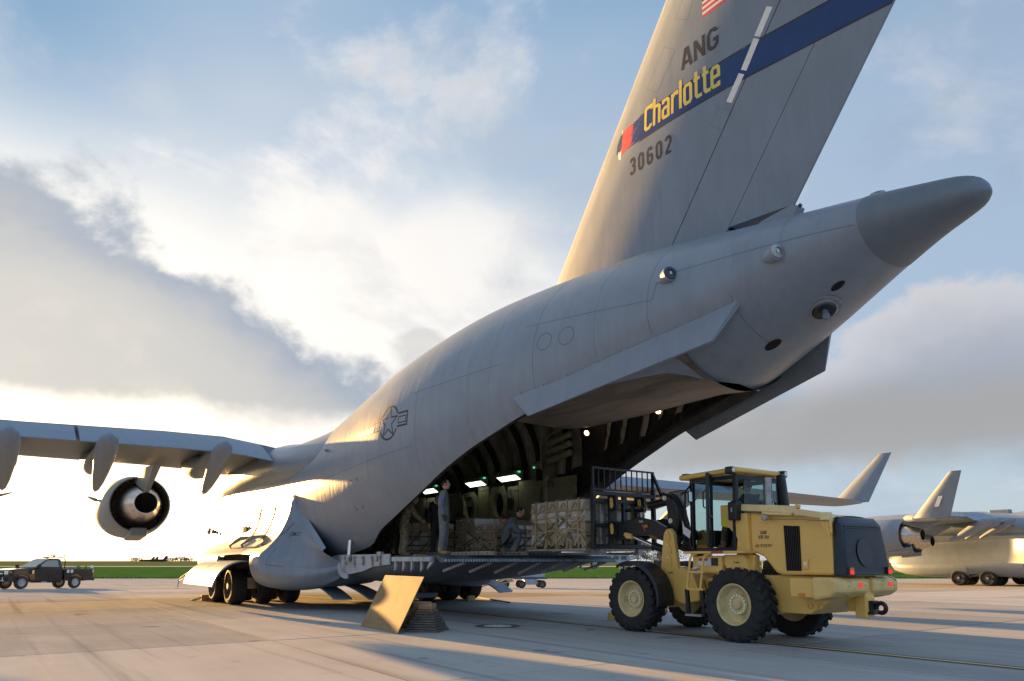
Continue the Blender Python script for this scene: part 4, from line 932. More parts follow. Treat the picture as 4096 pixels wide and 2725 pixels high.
def big_wheel(parent, x, y, sg, R0=.70, W=.46):
    m = MB(); c = (x, y, R0); H = W / 2
    m.lathe([(R0 * .56, -H * .80), (R0 * .62, -H * .92), (R0 * .80, -H * 1.0), (R0 * .92, -H * .93), (R0 * .945, -H * .6), (R0 * .95, 0), (R0 * .945, H * .6), (R0 * .92, H * .93), (R0 * .80, H * 1.0), (R0 * .62, H * .92), (R0 * .56, H * .80)], c, (0, 1, 0), 44)
    n = 22
    for side in (-1, 1):
        for k in range(n):
            t0 = 2 * PI * (k + (.5 if side > 0 else 0)) / n
            def P(t, yy, r): return (x + math.sin(t) * r, y + yy, R0 + math.cos(t) * r)
            dt = .085; sw = .20
            q = []
            for yy, tt, ro in ((side * .02, 0, R0 * .998), (side * H * .55, sw * .45, R0 * 1.0), (side * H * .93, sw, R0 * .985)):
                q.append([P(t0 + tt - dt, yy, R0 * .93), P(t0 + tt + dt, yy, R0 * .93), P(t0 + tt + dt * .8, yy, ro), P(t0 + tt - dt * .8, yy, ro)])
            q.append([P(t0 + sw - dt * .9, side * H * 1.02, R0 * .80), P(t0 + sw + dt * .9, side * H * 1.02, R0 * .80), P(t0 + sw + dt * .8, side * H * 1.02, R0 * .93), P(t0 + sw - dt * .8, side * H * 1.02, R0 * .93)])
            m.loft(q, True, True)
    t = m.build('wheel', [MAT['rubber']], parent, smooth=28)
    m = MB(); r = R0 * .565; s = sg
    m.lathe([(r, s * H * .86), (r * .97, s * H * .9), (r * .90, s * H * .80), (r * .86, s * H * .25), (r * .80, s * H * .12), (r * .50, s * H * .10), (r * .50, s * H * .22), (r * .22, s * H * .25), (r * .20, s * H * .45), (r * .1, s * H * .47), (.001, s * H * .46)], c, (0, 1, 0), 36)
    m.lathe([(r, -s * H * .8), (r * .5, -s * H * .3), (.001, -s * H * .2)], c, (0, 1, 0), 24)
    rm = m.build('rim', MAT['loader_tan'], t, smooth=35)
    for k in range(16):
        a = 2 * PI * k / 16; m = MB(); m.lathe([(.027, 0), (.027, s * .035), (.001, s * .037)], (x + math.cos(a) * r * .42, y + s * H * .22, R0 + math.sin(a) * r * .42), (0, 1, 0), 6); m.build('bolt', MAT['bolt'], rm)
    return t
def build_loader():
    T = thing('wheel_loader', 'tan yellow wheel loader holding a netted pallet against the aircraft ramp', 'loader', LO, ARZ)
    Y = MAT['loader_paint']; K = MAT['loader_black']
    for x in (.10, -2.62):
        for sg in (-1, 1): big_wheel(T, x, sg * .93, sg)
    m = MB(); m.tube([(.1, -.8, .7), (.1, .8, .7)], .16, 12); m.tube([(-2.62, -.8, .7), (-2.62, .8, .7)], .16, 12); m.box((.1, 0, .72), (.5, .5, .45)); m.box((-2.62, 0, .72), (.5, .5, .45)); m.build('axles', Y, T, smooth=40)
    # rear frame and counterweight
    m = MB(); m.slab([(-.9, 1.18), (.42, 1.25), (1.95, 1.25), (1.95, .92), (1.36, .57), (.74, .57), (.45, 1.0), (-.3, 1.0), (-.9, .8)], -.62, .62); m.build('rear_frame', Y, T, bevel=.02)
    m = MB(); m.slab([(1.22, 1.215), (1.66, 1.215), (1.66, .885), (1.23, .885)], -.98, -.62); m.build('side_box', Y, T, bevel=.015)
    for y0, y1 in ((-1.02, .04), (.18, 1.04)):
        m = MB(); s = [(1.66, 1.235), (2.06, 1.235), (2.13, 1.17), (2.13, .99), (2.0, .90), (1.72, .84), (1.66, .86)]; m.slab(s, y0, y1); cw = m.build('counterweight', MAT['loader_rust'], T, bevel=.05)
        for y in ((y0 + y1) / 2 - .12, y1 - .13):
            m = MB(); m.lathe([(.075, 0), (.075, -.05), (.001, -.05)], (2.132, y, 1.10), (1, 0, 0), 18); m.lathe([(.03, -.045), (.03, .01), (.001, .015)], (2.132, y, 1.10), (1, 0, 0), 10); m.build('bolt_recess', MAT['loader_tan'], cw, smooth=30)
        m = MB(); m.box((2.134, y1 - .30, 1.10), (.012, .12, .08)); m.build('reflector', MAT['tail_red'], cw)
    m = MB(); m.b2((1.85, .0, .52), (2.06, .30, 1.2)); m.b2((1.7, .02, .62), (2.08, .28, .9)); m.build('hitch_plate', Y, T, bevel=.02)
    m = MB(); m.b2((2.06, .05, .58), (2.15, .25, .82)); m.tube([(2.15 + .10 + .085 * math.cos(t), .15, .70 + .085 * math.sin(t)) for t in [R(200 - 320 * k / 12) for k in range(13)]], .04, 10); m.build('tow_hook', K, T, smooth=40)
    m = MB(); m.box((1.45, -.99, .93), (.12, .015, .05)); m.build('side_marker', MAT['amber'], T)
    for x in (1.48, 1.68): m = MB(); m.lathe([(.05, 0), (.05, .03), (.035, .035), (.03, .01), (.001, .01)], (x - .1, -.62, .72), (0, -1, 0), 14); m.build('tie_hole', Y, T, smooth=30)
    # hood
    pr = [(.20, 2.45), (1.93, 2.27), (1.95, 1.27), (.92, 1.26), (.80, 1.30), (.66, 1.45), (.52, 1.60), (.36, 1.66), (.25, 1.70)]
    n = len(pr); m = MB()
    rows = []
    for y, k in ((-.72, 0), (-.77, .03), (-.78, .06), (-.70, .0), (0, 0), (.70, 0), (.78, .06), (.77, .03), (.72, 0)): pass
    m.prism(pr, lambda u, v, k: (u, (.76 - .07 * max(0, v - 1.3)) * (1 if k else -1), v)); hd = m.build('hood', Y, T, bevel=.05)
    m = MB(); m.loft([[(x, y * (.66), z + .05 * (1 - (y / .95) ** 2)) for y in (-1, -.8, -.4, 0, .4, .8, 1)] for x, z in ((.20, 2.44), (.8, 2.40), (1.4, 2.34), (1.93, 2.27))], False); m.build('hood_top', Y, hd, smooth=60)
    m = MB(); gp = [(.97, 2.17), (1.30, 2.14), (1.33, 1.34), (1.03, 1.34)]; m.prism(gp, lambda u, v, k: (u, -(.76 - .07 * max(0, v - 1.3)) - (.006 if k else -.02), v)); g = m.build('grille', MAT['black_void'], hd)
    for k in range(9):
        t = (k + .5) / 9; m = MB(); m.bar((1.03 + .30 * t, -.775, 1.35), (.97 + .33 * t, -.715, 2.15), .012, .02, up=(0, -1, 0)); m.build('grille_slat', K, g)
    hs = lambda u, v: (u, -(.76 - .07 * max(0, v - 1.3)) - .006, v)
    for st, u, v, hh, wd, gp_, sx_ in (('USAF', .47, 2.02, .062, .15, .12, 1), ('07E 154', .43, 1.935, .062, .15, .12, 1), ('NO RIDERS', .36, 1.775, .055, .13, .26, 1.15)):
        m = MB(); text(m, st, u, v, hh, hs, wd, gp_, sx_, 0, 0, .05); m.build('hood_lettering', MAT['decal_black'], hd)
    m = MB(); m.box((1.42, -.765, 1.46), (.11, .02, .18)); h = m.build('hood_latch', Y, hd, bevel=.01); m = MB(); m.box((1.42, -.778, 1.47), (.05, .02, .07)); m.build('latch_handle', MAT['bolt'], h)
    # rear radiator guard
    m = MB(); rows = []
    for x, z, w in ((1.96, 2.26, .66), (2.08, 2.27, .66), (2.22, 2.24, .67), (2.33, 2.12, .68), (2.42, 1.8, .71), (2.50, 1.30, .74)): rows.append([(x, -w, z), (x, w, z)])
    W4 = lambda x, w0, w1, zt, k: [(x, -w0, 1.27), (x, w0, 1.27), (x - .5 * k, (w0 + w1) / 2, (1.27 + zt) / 2), (x - k, w1, zt - .10), (x - k - .03, w1 - .12, zt), (x - k - .03, -w1 + .12, zt), (x - k, -w1, zt - .10), (x - .5 * k, -(w0 + w1) / 2, (1.27 + zt) / 2)]
    m.loft([W4(1.95, .765, .70, 2.29, .0), W4(2.04, .765, .69, 2.29, .02), W4(2.12, .75, .66, 2.24, .05), W4(2.17, .72, .60, 2.16, .08)], True, True)
    rg = m.build('radiator_guard', MAT['loader_mesh'], T, smooth=30, bevel=.015)
    for k in range(24):
        z = 1.34 + .034 * k; w = .68 - (z - 1.27) * .10; xx = 2.172 - (z - 1.27) / .86 * .09; m = MB(); m.b2((xx - .004, -w, z), (xx + .007, w, z + .014)); m.build('guard_bar', K, rg)
    m = MB(); m.lathe([(.24, 0), (.25, .012), (.001, .014)], (2.142, -.08, 1.66), (1, 0, .1), 32); m.build('fan_disc', K, rg, smooth=30)
    for y in (-.63, .63):
        m = MB(); m.box((2.175, y, 1.345), (.05, .15, .13)); l = m.build('tail_lamp', K, rg); m = MB(); m.box((2.205, y, 1.325), (.012, .12, .075)); m.build('lamp_red', MAT['tail_red'], l); m = MB(); m.box((2.205, y, 1.385), (.012, .12, .04)); m.build('lamp_amber', MAT['amber'], l)
    # jib crane stowed along the hood
    m = MB(); mat('jib_paint', (.86, .66, .32), .5, var=.1, vs=3, dirt=(.25, .12, .06), ds=3.5, dlo=.60, dhi=.70); m.bar((.10, -.72, 2.55), (1.35, -.80, 2.44), .12, .13); m.bar((1.0, -.80, 2.46), (1.98, -.82, 2.28), .11, .11); m.bar((.60, -.80, 2.41), (1.5, -.84, 2.34), .05, .05); m.box((1.9, -.82, 2.29), (.14, .16, .14)); j = m.build('jib', MAT['jib_paint'], T, bevel=.012)
    for x, z in ((.66, 2.33), (1.36, 2.40)):
        m = MB(); m.lathe([(.06, -.02), (.065, -.02), (.05, 0), (.065, .02), (.06, .02)], (x, -.83, z), (0, 1, 0), 18); m.lathe([(.05, -.025), (.001, -.03)], (x, -.83, z), (0, 1, 0), 12); m.build('pulley', MAT['steel'], j, smooth=30); m = MB(); m.box((x - .03, -.80, z + .05), (.09, .04, .16), (0, R(20), 0)); m.build('pulley_bracket', Y, j)
    m = MB(); m.slab([(1.78, 2.24), (1.98, 2.22), (1.98, 2.0), (1.92, 1.98), (1.84, 2.1)], -.84, -.78); m.tube([(1.92, -.85, 2.2), (1.94, -.86, 2.0), (1.97, -.86, 1.95)], .018, 6); m.build('jib_hook', Y, j)
    m = MB(); m.tube([(.66, -.84, 2.30), (1.0, -.84, 2.28), (1.4, -.84, 2.26), (1.95, -.84, 2.2)], .008, 5); m.build('jib_cable', MAT['steel'], j)
    # yellow pedestal between cab and hood with winch motor
    m = MB(); m.slab([(-.40, 2.62), (-.12, 2.62), (-.10, 2.42), (.22, 2.44), (.26, 1.66), (.36, 1.62), (.34, 1.30), (-.05, 1.30), (-.05, 1.72), (-.02, 1.95), (-.20, 2.16), (-.40, 2.2)], -.78, -.60); m.build('jib_pedestal', Y, T, bevel=.02)
    m = MB(); m.tube([(-.02, -.80, 2.30), (.0, -.80, 2.68)], .105, 16); m.box((-.01, -.82, 2.48), (.20, .20, .36)); w = m.build('winch', K, T, bevel=.02)
    m = MB(); text(m, 'SUPERWINCH'.replace('W', 'U').replace('H', 'N') if False else 'SUPER', 0, 0, .03, lambda u, v: (.0 - v, -.925, 2.46 + u), .16, .14, 1, 0, 0, .05); m.build('winch_lettering', MAT['decal_white'], w)
    m = MB(); m.box((-.30, -.785, 2.30), (.09, .012, .20)); m.build('warning_label', MAT['sticker_yellow'], T)
    # cab
    cx0, cx1, yw, z0, z1 = -1.13, -.08, .76, 1.74, 3.22
    m = MB(); m.b2((cx0, -yw, 1.70), (cx1 + .3, yw, 1.78)); m.b2((cx1 - .06, -yw, 1.78), (cx1 + .24, yw, 2.30)); m.b2((cx0, .70, 1.78), (cx1, .76, 2.2)); cb = m.build('cab_base', K, T, bevel=.01)
    def post(a, b, w=.09, d=.08, nm='cab_post'):
        m = MB(); m.bar(a, b, w, d, up=(1, 0, 0)); return m.build(nm, K, T, bevel=.012)
    iy = .70
    for sy in (-1, 1):
        post((cx0, sy * yw, z0), (cx0 - .03, sy * iy, z1)); post((cx1, sy * yw, z0), (cx1 + .02, sy * iy, z1)); 
        m = MB(); m.bar((cx0 - .03, sy * iy, z1 - .05), (cx1 + .02, sy * iy, z1 - .05), .07, .08); m.build('cab_rail', K, T)
    m = MB(); m.bar((cx0 - .03, -iy, z1 - .05), (cx0 - .03, iy, z1 - .05), .07, .08); m.bar((cx1 + .02, -iy, z1 - .05), (cx1 + .02, iy, z1 - .05), .07, .08); m.build('cab_rail', K, T)
    m = MB(); rf = [(-1.42, -.82), (-1.36, -.86), (.04, -.88), (.10, -.82), (.10, .82), (.04, .88), (-1.36, .86), (-1.42, .82)]
    m.prism(rf, lambda u, v, k: (u, v, (3.20 if not k else 3.30) + (.05 * (1 - abs(v) / .9)) + (.03 * (u + 1.42)))); rfo = m.build('cab_roof', Y, T, bevel=.035)
    for x, y, rx in ((-.05, -.87, 0), (.10, .62, 0), (-1.40, -.6, 1), (-1.40, .6, 1)):
        m = MB(); m.box((x, y, 3.29), (.16, .14, .14)); l = m.build('work_lamp', K, rfo, bevel=.02); m = MB(); m.lathe([(.05, .0), (.045, .012), (.001, .018)], (x + (.085 if not rx else -.085), y, 3.29), (1 if not rx else -1, 0, -.1), 16); m.build('lamp_lens', MAT['lens'], l, smooth=40)
    def pane(q, nm='window_pane'): m = MB(); m.add(q, [(0, 1, 2, 3)]); return m.build(nm, MAT['cab_glass'], T)
    pane([(cx1 + .02, -yw, 2.32), (cx1 + .02, yw, 2.32), (cx1 + .03, iy, 3.15), (cx1 + .03, -iy, 3.15)]); pane([(cx0, -yw, 1.85), (cx0, yw, 1.85), (cx0 - .03, iy, 3.15), (cx0 - .03, -iy, 3.15)])
    pane([(cx0, yw, 2.2), (cx1, yw, 2.2), (cx1, iy, 3.15), (cx0, iy, 3.15)])
    # open door swung back along the cab side, standing off the body
    dr = MB(); A = Vector((-.62, -.80, 1.80)); B = Vector((-.30, -1.30, 1.80)); up = Vector((0, .04, 1.42))
    for p, q in ((A, A + up), (B, B + up), (A, B), (A + up, B + up), (A + up * .42, B + up * .42)): dr.bar(p, q, .06, .05)
    do = dr.build('cab_door', K, T, bevel=.01); m = MB(); m.add([A + up * .44, B + up * .44, B + up * .98, A + up * .98], [(0, 1, 2, 3)]); m.add([A + up * .03, B + up * .03, B + up * .40, A + up * .40], [(0, 1, 2, 3)]); m.build('door_glass', MAT['cab_glass'], do)
    m = MB(); m.tube([A + Vector((.02, -.1, .75)), A + Vector((-.05, -.16, .8)), A + Vector((-.05, -.16, 1.1)), A + Vector((.02, -.1, 1.15))], .015, 6); m.build('door_handle', K, do)
    # inside: seat, wheel, console
    m = MB(); m.b2((-.55, -.25, 2.0), (-.10, .25, 2.15)); m.b2((-.18, -.24, 2.15), (-.06, .24, 2.75)); m.b2((-.45, -.15, 1.78), (-.15, .15, 2.0)); m.build('driver_seat', MAT['seat_black'], T, bevel=.04)
    m = MB(); m.tube([(-.88, 0, 1.85), (-.72, 0, 2.38)], .04, 8); m.lathe([(.17, -.015), (.19, 0), (.17, .015), (.16, 0), (.17, -.015)], (-.72, 0, 2.40), (-.35, 0, 1), 20); m.b2((-1.08, -.3, 1.8), (-.95, .3, 2.15)); m.build('steering_column', K, T, smooth=40)
    m = MB(); m.tube([(-1.16, -.74, 3.1), (-1.22, -.86, 2.95), (-1.22, -.88, 2.5), (-1.2, -.84, 2.2), (-1.15, -.82, 1.8)], .022, 8); m.tube([(-1.16, -.76, 2.95), (-1.25, -.95, 2.92)], .015, 6); m.build('grab_rail', K, T)
    m = MB(); m.box((-1.12, -.84, 2.84), (.05, .15, .24), (0, 0, R(18))); mi = m.build('mirror', K, T, bevel=.02); m = MB(); m.box((-1.09, -.845, 2.84), (.012, .12, .20), (0, 0, R(18))); m.build('mirror_glass', MAT['chrome'], mi)
    m = MB(); m.add([(-1.22, -.98, 2.35), (-1.16, -.99, 2.22), (-1.0, -.98, 2.12), (-1.02, -1.0, 1.97), (-1.20, -.99, 2.08)], [(0, 1, 2, 3, 4)]); m.build('paper_sleeve', MAT['paper'], T)
    m = MB(); m.tube([(-.06, .2, 2.45), (-.03, .22, 2.9), (-.03, .2, 3.0)], .015, 6); m.build('wiper', K, T); m = MB(); m.tube([(.1, .3, 2.38), (.12, .3, 2.7), (.2, .32, 2.6), (.25, .32, 2.4)], .02, 6); m.build('coolant_hose', K, T)
    # platform, ladder, tool box
    m = MB(); m.b2((-1.12, -1.10, 1.66), (.36, -.62, 1.71)); pf = m.build('platform', Y, T, bevel=.01); m = MB(); m.b2((-.40, -1.112, 1.665), (-.12, -1.10, 1.708)); m.build('red_marking', MAT['sticker_red'], pf)
    ld = MB(); L = []
    for x in (-.92, -.58): ld.tube([(x + .10, -1.02, 1.66), (x, -1.08, 1.62), (x - .02, -1.10, 1.55), (x - .10, -1.13, .95)], .025, 8)
    for z, x in ((1.30, -.84), (.96, -.86)): ld.box((x + .06, -1.06, z), (.40, .18, .035))
    la = ld.build('ladder', Y, T, smooth=30)
    m = MB(); m.bar((-1.05, -1.10, .96), (-1.05, -1.06, .45), .05, .08); m.bar((-.66, -1.10, .96), (-.66, -1.06, .45), .05, .08); m.build('step_strap', K, la); m = MB(); m.box((-.86, -1.08, .45), (.42, .16, .04)); m.build('step', MAT['steel'], la)
    m = MB(); m.b2((-.98, -.98, 1.28), (-.25, -.50, 1.62)); tb = m.build('tool_box', Y, T, bevel=.02); m = MB(); m.box((-.66, -.985, 1.50), (.34, .012, .14)); m.build('label_plate', MAT['paper'], tb); m = MB(); m.box((-.42, -.987, 1.50), (.16, .012, .15)); m.build('label_plate', MAT['decal_black'], tb); m = MB(); m.box((-.70, -.989, 1.545), (.22, .012, .05)); m.build('label_plate', MAT['sticker_red'], tb)
    m = MB(); m.tube([(-.95, -1.0, 1.36), (-.80, -1.02, 1.40)], .035, 10); m.build('grease_tube', MAT['paper'], T, smooth=40)
    m = MB(); m.slab([(-.25, 1.64), (.22, 1.64), (.34, 1.30), (.30, 1.22), (-.1, 1.22), (-.25, 1.45)], -.92, -.60); m.build('battery_box', Y, T, bevel=.02)
    m = MB(); text(m, 'TP 40PSI', -.02, 1.47, .035, lambda u, v: (u, -.928, v), .15, .12, 1, 0, 0, .05); m.build('pressure_lettering', MAT['decal_black'], T)
    # front frame and lift towers
    for y0, y1 in ((-.60, -.50), (.50, .60)):
        m = MB(); m.slab([(-2.10, 2.10), (-2.03, 2.20), (-1.92, 2.22), (-1.82, 2.12), (-1.70, 1.26), (-1.42, 1.24), (-1.42, 1.16), (-1.70, 1.12), (-1.72, .98), (-2.05, .62), (-2.45, .62), (-2.45, 1.0), (-2.22, 1.25), (-2.16, 1.75)], y0, y1); tw = m.build('lift_tower', Y, T, bevel=.015)
        if y0 < 0:
            for x, z in ((-1.97, 2.07), (-1.95, 1.80), (-1.94, 1.54)):
                m = MB(); m.prism([(x - .055, z + .07), (x - .01, z + .11), (x + .055, z + .02), (x + .065, z - .10), (x + .03, z - .13), (x - .045, z - .04)], lambda u, v, k: (u, y0 - (.022 if k else .0), v)); pl = m.build('pin_plate', Y, tw, bevel=.006); m = MB(); m.lathe([(.022, 0), (.022, .015), (.001, .016)], (x - .02, y0 - .022, z + .05), (0, -1, 0), 10); m.build('bolt', MAT['bolt'], pl)
    m = MB(); m.b2((-2.4, -.48, .62), (-1.75, .48, 1.2)); m.b2((-1.8, -.3, .7), (-.85, .3, 1.15)); m.build('front_frame', Y, T, bevel=.02)
    m = MB(); m.slab([(-1.62, 1.40), (-1.30, 1.25), (-1.15, .9), (-1.15, .70), (-1.6, .62), (-1.85, .72), (-1.85, 1.3)], -.62, -.35); m.build('articulation_cover', Y, T, bevel=.02)
    m = MB(); text(m, 'TP 60PSI', -2.0, 1.25, .035, lambda u, v: (u, -.606, v), .15, .12, 1, 0, 0, .05); m.build('pressure_lettering', MAT['decal_black'], T)
    # front mudguards
    for sg in (-1, 1):
        m = MB(); o_, i_ = [], []; rows = []
        for k in range(11):
            t = R(118 - 128 * k / 10); c = (-2.62 + .86 * math.cos(t), .72 + .80 * math.sin(t)); e = (-2.62 + .82 * math.cos(t), .72 + .76 * math.sin(t)); rows.append([(c[0], sg * .70, c[1]), (c[0], sg * 1.16, c[1]), (e[0], sg * 1.19, e[1] - .04), (e[0], sg * 1.14, e[1]), (e[0], sg * .70, e[1])])
        m.loft(rows, True, True); m.build('front_fender', K, T, smooth=40)
    # lift arms, bell crank, carriage, forks
    for y in (-.42, .42):
        m = MB(); m.slab([(-2.0, 2.18), (-1.9, 2.05), (-2.15, 1.96), (-2.60, 2.10), (-3.45, 2.08), (-3.72, 1.98), (-3.80, 2.12), (-3.60, 2.42), (-3.0, 2.52), (-2.5, 2.42)], y - .06, y + .06); am = m.build('lift_arm', K, T, bevel=.015)
        if y < 0:
            m = MB(); text(m, '10000 POUNDS', -2.95, 2.39, .045, lambda u, v: (u, y - .066, v), .16, .16, 1, 0, 0, .05) if False else text(m, '10000', -2.95, 2.39, .045, lambda u, v: (u, y - .066, v), .16, .16, 1, 0, 0, .05); text(m, 'POUNDS', -2.75, 2.39, .045, lambda u, v: (u, y - .066, v - .1 * (u + 2.75)), .14, .16, .8, 0, 0, .05) if False else None; m.build('arm_lettering', MAT['decal_white'], am)
            m = MB(); m.box((-2.80, y - .068, 2.27), (.04, .012, .19), (0, R(-35), 0)); m.build('red_marking', MAT['sticker_red'], am); m = MB(); m.box((-2.72, y - .075, 2.30), (.10, .03, .06)); m.build('side_marker', MAT['amber'], am)
        m = MB(); m.tube([(-3.25, y - .02, 2.10), (-2.45, y - .02, 1.82)], .045, 12); m.build('tilt_rod', MAT['chrome'], T, smooth=40)
        m = MB(); m.slab([(-3.42, 2.12), (-3.36, 2.18), (-3.18, 2.14), (-3.16, 2.02), (-3.32, 2.03)], y - .12, y - .03); m.build('rod_end', Y, T, bevel=.01); m = MB(); m.tube([(-2.55, y - .02, 1.86), (-1.95, y - .02, 1.68)], .085, 14); m.build('lift_cylinder', K, T, smooth=40)
    m = MB(); arc = [(-2.42 + .0 + .42 * math.cos(R(t)), 2.45 + .62 * math.sin(R(t))) for t in range(85, -86, -17)]; inn = [(-2.44 + .20 * math.cos(R(t)), 2.45 + .54 * math.sin(R(t))) for t in range(-80, 86, 20)]
    m.slab(arc + inn, -.30, -.20); m.slab(arc + inn, .0, .10); bc = m.build('bell_crank', K, T, bevel=.012)
    for x, z in ((-2.30, 2.92), (-2.14, 2.40), (-2.16, 2.16), (-2.28, 1.98)): m = MB(); m.lathe([(.055, 0), (.055, .03), (.02, .03), (.02, .05), (.001, .05)], (x, -.30, z), (0, -1, 0), 14); m.build('pin', MAT['bolt'], bc, smooth=30)
    m = MB(); m.tube([(-3.75, -.12, 2.72), (-2.9, -.12, 2.80)], .04, 12); m.build('tilt_rod', MAT['chrome'], T, smooth=40); m = MB(); m.tube([(-2.95, -.12, 2.80), (-2.35, -.12, 2.86)], .09, 14); m.build('tilt_cylinder', K, T, smooth=40)
    for k in range(4):
        m = MB(); dy = -.35 + .06 * k; m.tube([(-2.35, dy, 3.02 - .02 * k), (-2.05, dy - .02, 2.96), (-1.80, dy - .06, 2.65), (-1.66, dy - .1, 2.3), (-1.62, dy - .12, 2.0), (-1.70, dy - .1, 1.75)], .024, 8); m.build('hydraulic_hose', MAT['hose'], T, smooth=40)
    for k in range(3):
        m = MB(); m.tube([(-1.62, -.50 - .04 * k, 2.02 - .1 * k), (-1.5, -.62, 1.92 - .08 * k), (-1.3, -.66, 1.85 - .07 * k), (-1.12, -.66, 1.83 - .06 * k)], .016, 6); m.build('hydraulic_pipe', MAT['hose'], T)
    # carriage (frame seen through) with load guard above
    cx = -3.92; yl, yr = -1.02, 1.02
    m = MB()
    for y in (yl, yr): m.b2((cx - .06, y - .04, 1.78), (cx + .06, y + .04, 3.30))
    for z in (1.86, 2.36, 2.95, 3.12): m.b2((cx - .05, yl, z - .05), (cx + .05, yr, z + .05))
    for y in (-.45, .0, .45): m.b2((cx - .04, y - .07, 1.86), (cx + .04, y + .07, 3.1))
    cg = m.build('fork_carriage', K, T, bevel=.012)
    m = MB()
    for y in (yl, yr): m.b2((cx - .03, y - .03, 3.30), (cx + .03, y + .03, 3.76))
    for z in (3.22, 3.74): m.b2((cx - .025, yl, z - .02), (cx + .025, yr, z + .02))
    for k in range(1, 11):
        y = yl + (yr - yl) * k / 11; m.b2((cx - .012, y - .012, 3.22), (cx + .012, y + .012, 3.74))
    m.bar((cx + .3, yr, 3.12), (cx, yr, 3.70), .06, .06); m.build('load_guard', K, T)
    for y in (-.62, .62):
        m = MB(); m.b2((cx - .22, y - .09, 1.70), (cx - .08, y + .09, 2.9)); m.loft([[(cx - .10, y - .09, 1.66), (cx - .10, y + .09, 1.66), (cx - .10, y + .09, 1.74), (cx - .10, y - .09, 1.74)], [(cx - 2.2, y - .07, 1.68), (cx - 2.2, y + .07, 1.68), (cx - 2.2, y + .07, 1.71), (cx - 2.2, y - .07, 1.71)]], True, True); m.build('fork', MAT['steel'], T, bevel=.01)
    for y, z in ((-.52, 2.90), (-.52, 2.28), (.42, 2.90), (.42, 2.28)):
        m = MB(); m.slab([(cx + .10, z - .12), (cx + .16, z - .14), (cx + .20, z - .09), (cx + .18, z + .10), (cx + .13, z + .13), (cx + .08, z + .09)], y - .05, y - .02); m.build('carriage_link', Y, T, bevel=.01)
        m = MB(); m.slab([(cx, z - .2), (cx + .26, z - .18), (cx + .26, z + .16), (cx, z + .2)], y + .0, y + .08); m.build('carriage_lug', K, T)
    # exhaust, air cleaner on the hood
    m = MB(); m.tube([(.30, -.18, 2.38), (.30, -.18, 3.02), (.31, -.18, 3.16)], .085, 20, cap=False); ex = m.build('exhaust_stack', MAT['steel'], T, smooth=40)
    m = MB(); m.lathe([(.075, 0), (.001, -.02)], (.31, -.18, 3.15), (.4, 0, 1), 20); m.build('stack_mouth', MAT['black_void'], ex)
    m = MB(); m.bar((.50, .10, 2.36), (.44, .06, 3.22), .14, .16); m.build('stack_dark_side', K, T, bevel=.04)  # added black post, stands for the dark side of the exhaust stack
    m = MB(); m.lathe([(.09, 0), (.09, .12), (.16, .13), (.165, .16), (.13, .20), (.05, .225), (.001, .23)], (.45, -.42, 2.36), (0, 0, 1), 24); m.build('pre_cleaner', K, T, smooth=40)
    return T
LDR = build_loader()
# ---------------------------------------------------------------- people
mat('skin_light', (.52, .30, .21), .55, var=.08); mat('hair_dark', (.035, .024, .018), .8); mat('hair_red', (.16, .06, .03), .8); mat('flight_suit', (.135, .150, .158), .85, var=.22, vs=9, bump=.5, bs=18); mat('suit_dark', (.025, .027, .028), .9, var=.3, vs=8)
mat('boot_tan', (.30, .20, .11), .8, var=.2, vs=14); mat('boot_dark', (.03, .028, .025), .7); mat('patch_blue', (.05, .15, .45), .6); mat('patch_red', (.6, .06, .06), .6)
def camo_mat(name, a, b, c, d):
    m = bpy.data.materials.new(name); m.use_nodes = True; nt = m.node_tree; bs = nt.nodes['Principled BSDF']; tc = nt.nodes.new('ShaderNodeTexCoord'); O = tc.outputs['Object']
    n1 = noise(nt, O, 9, 3, .6, .6); n2 = noise(nt, mapping(nt, O, loc=(3, 7, 1)), 13, 3, .6, .6); n3 = noise(nt, mapping(nt, O, loc=(8, 2, 5)), 18, 3, .6, .4)
    k = mixc(nt, n1.sm(.48, .52), a, b); k = mixc(nt, n2.sm(.55, .58), k, c); k = mixc(nt, n3.sm(.60, .62), k, d); nt.links.new(k, bs.inputs['Base Color']); bs.inputs['Roughness'].default_value = .9; MAT[name] = m
camo_mat('camo', (.26, .22, .15), (.15, .15, .085), (.36, .31, .23), (.07, .055, .035)); camo_mat('camo_dark', (.10, .09, .055), (.05, .06, .03), (.13, .11, .08), (.02, .02, .015))
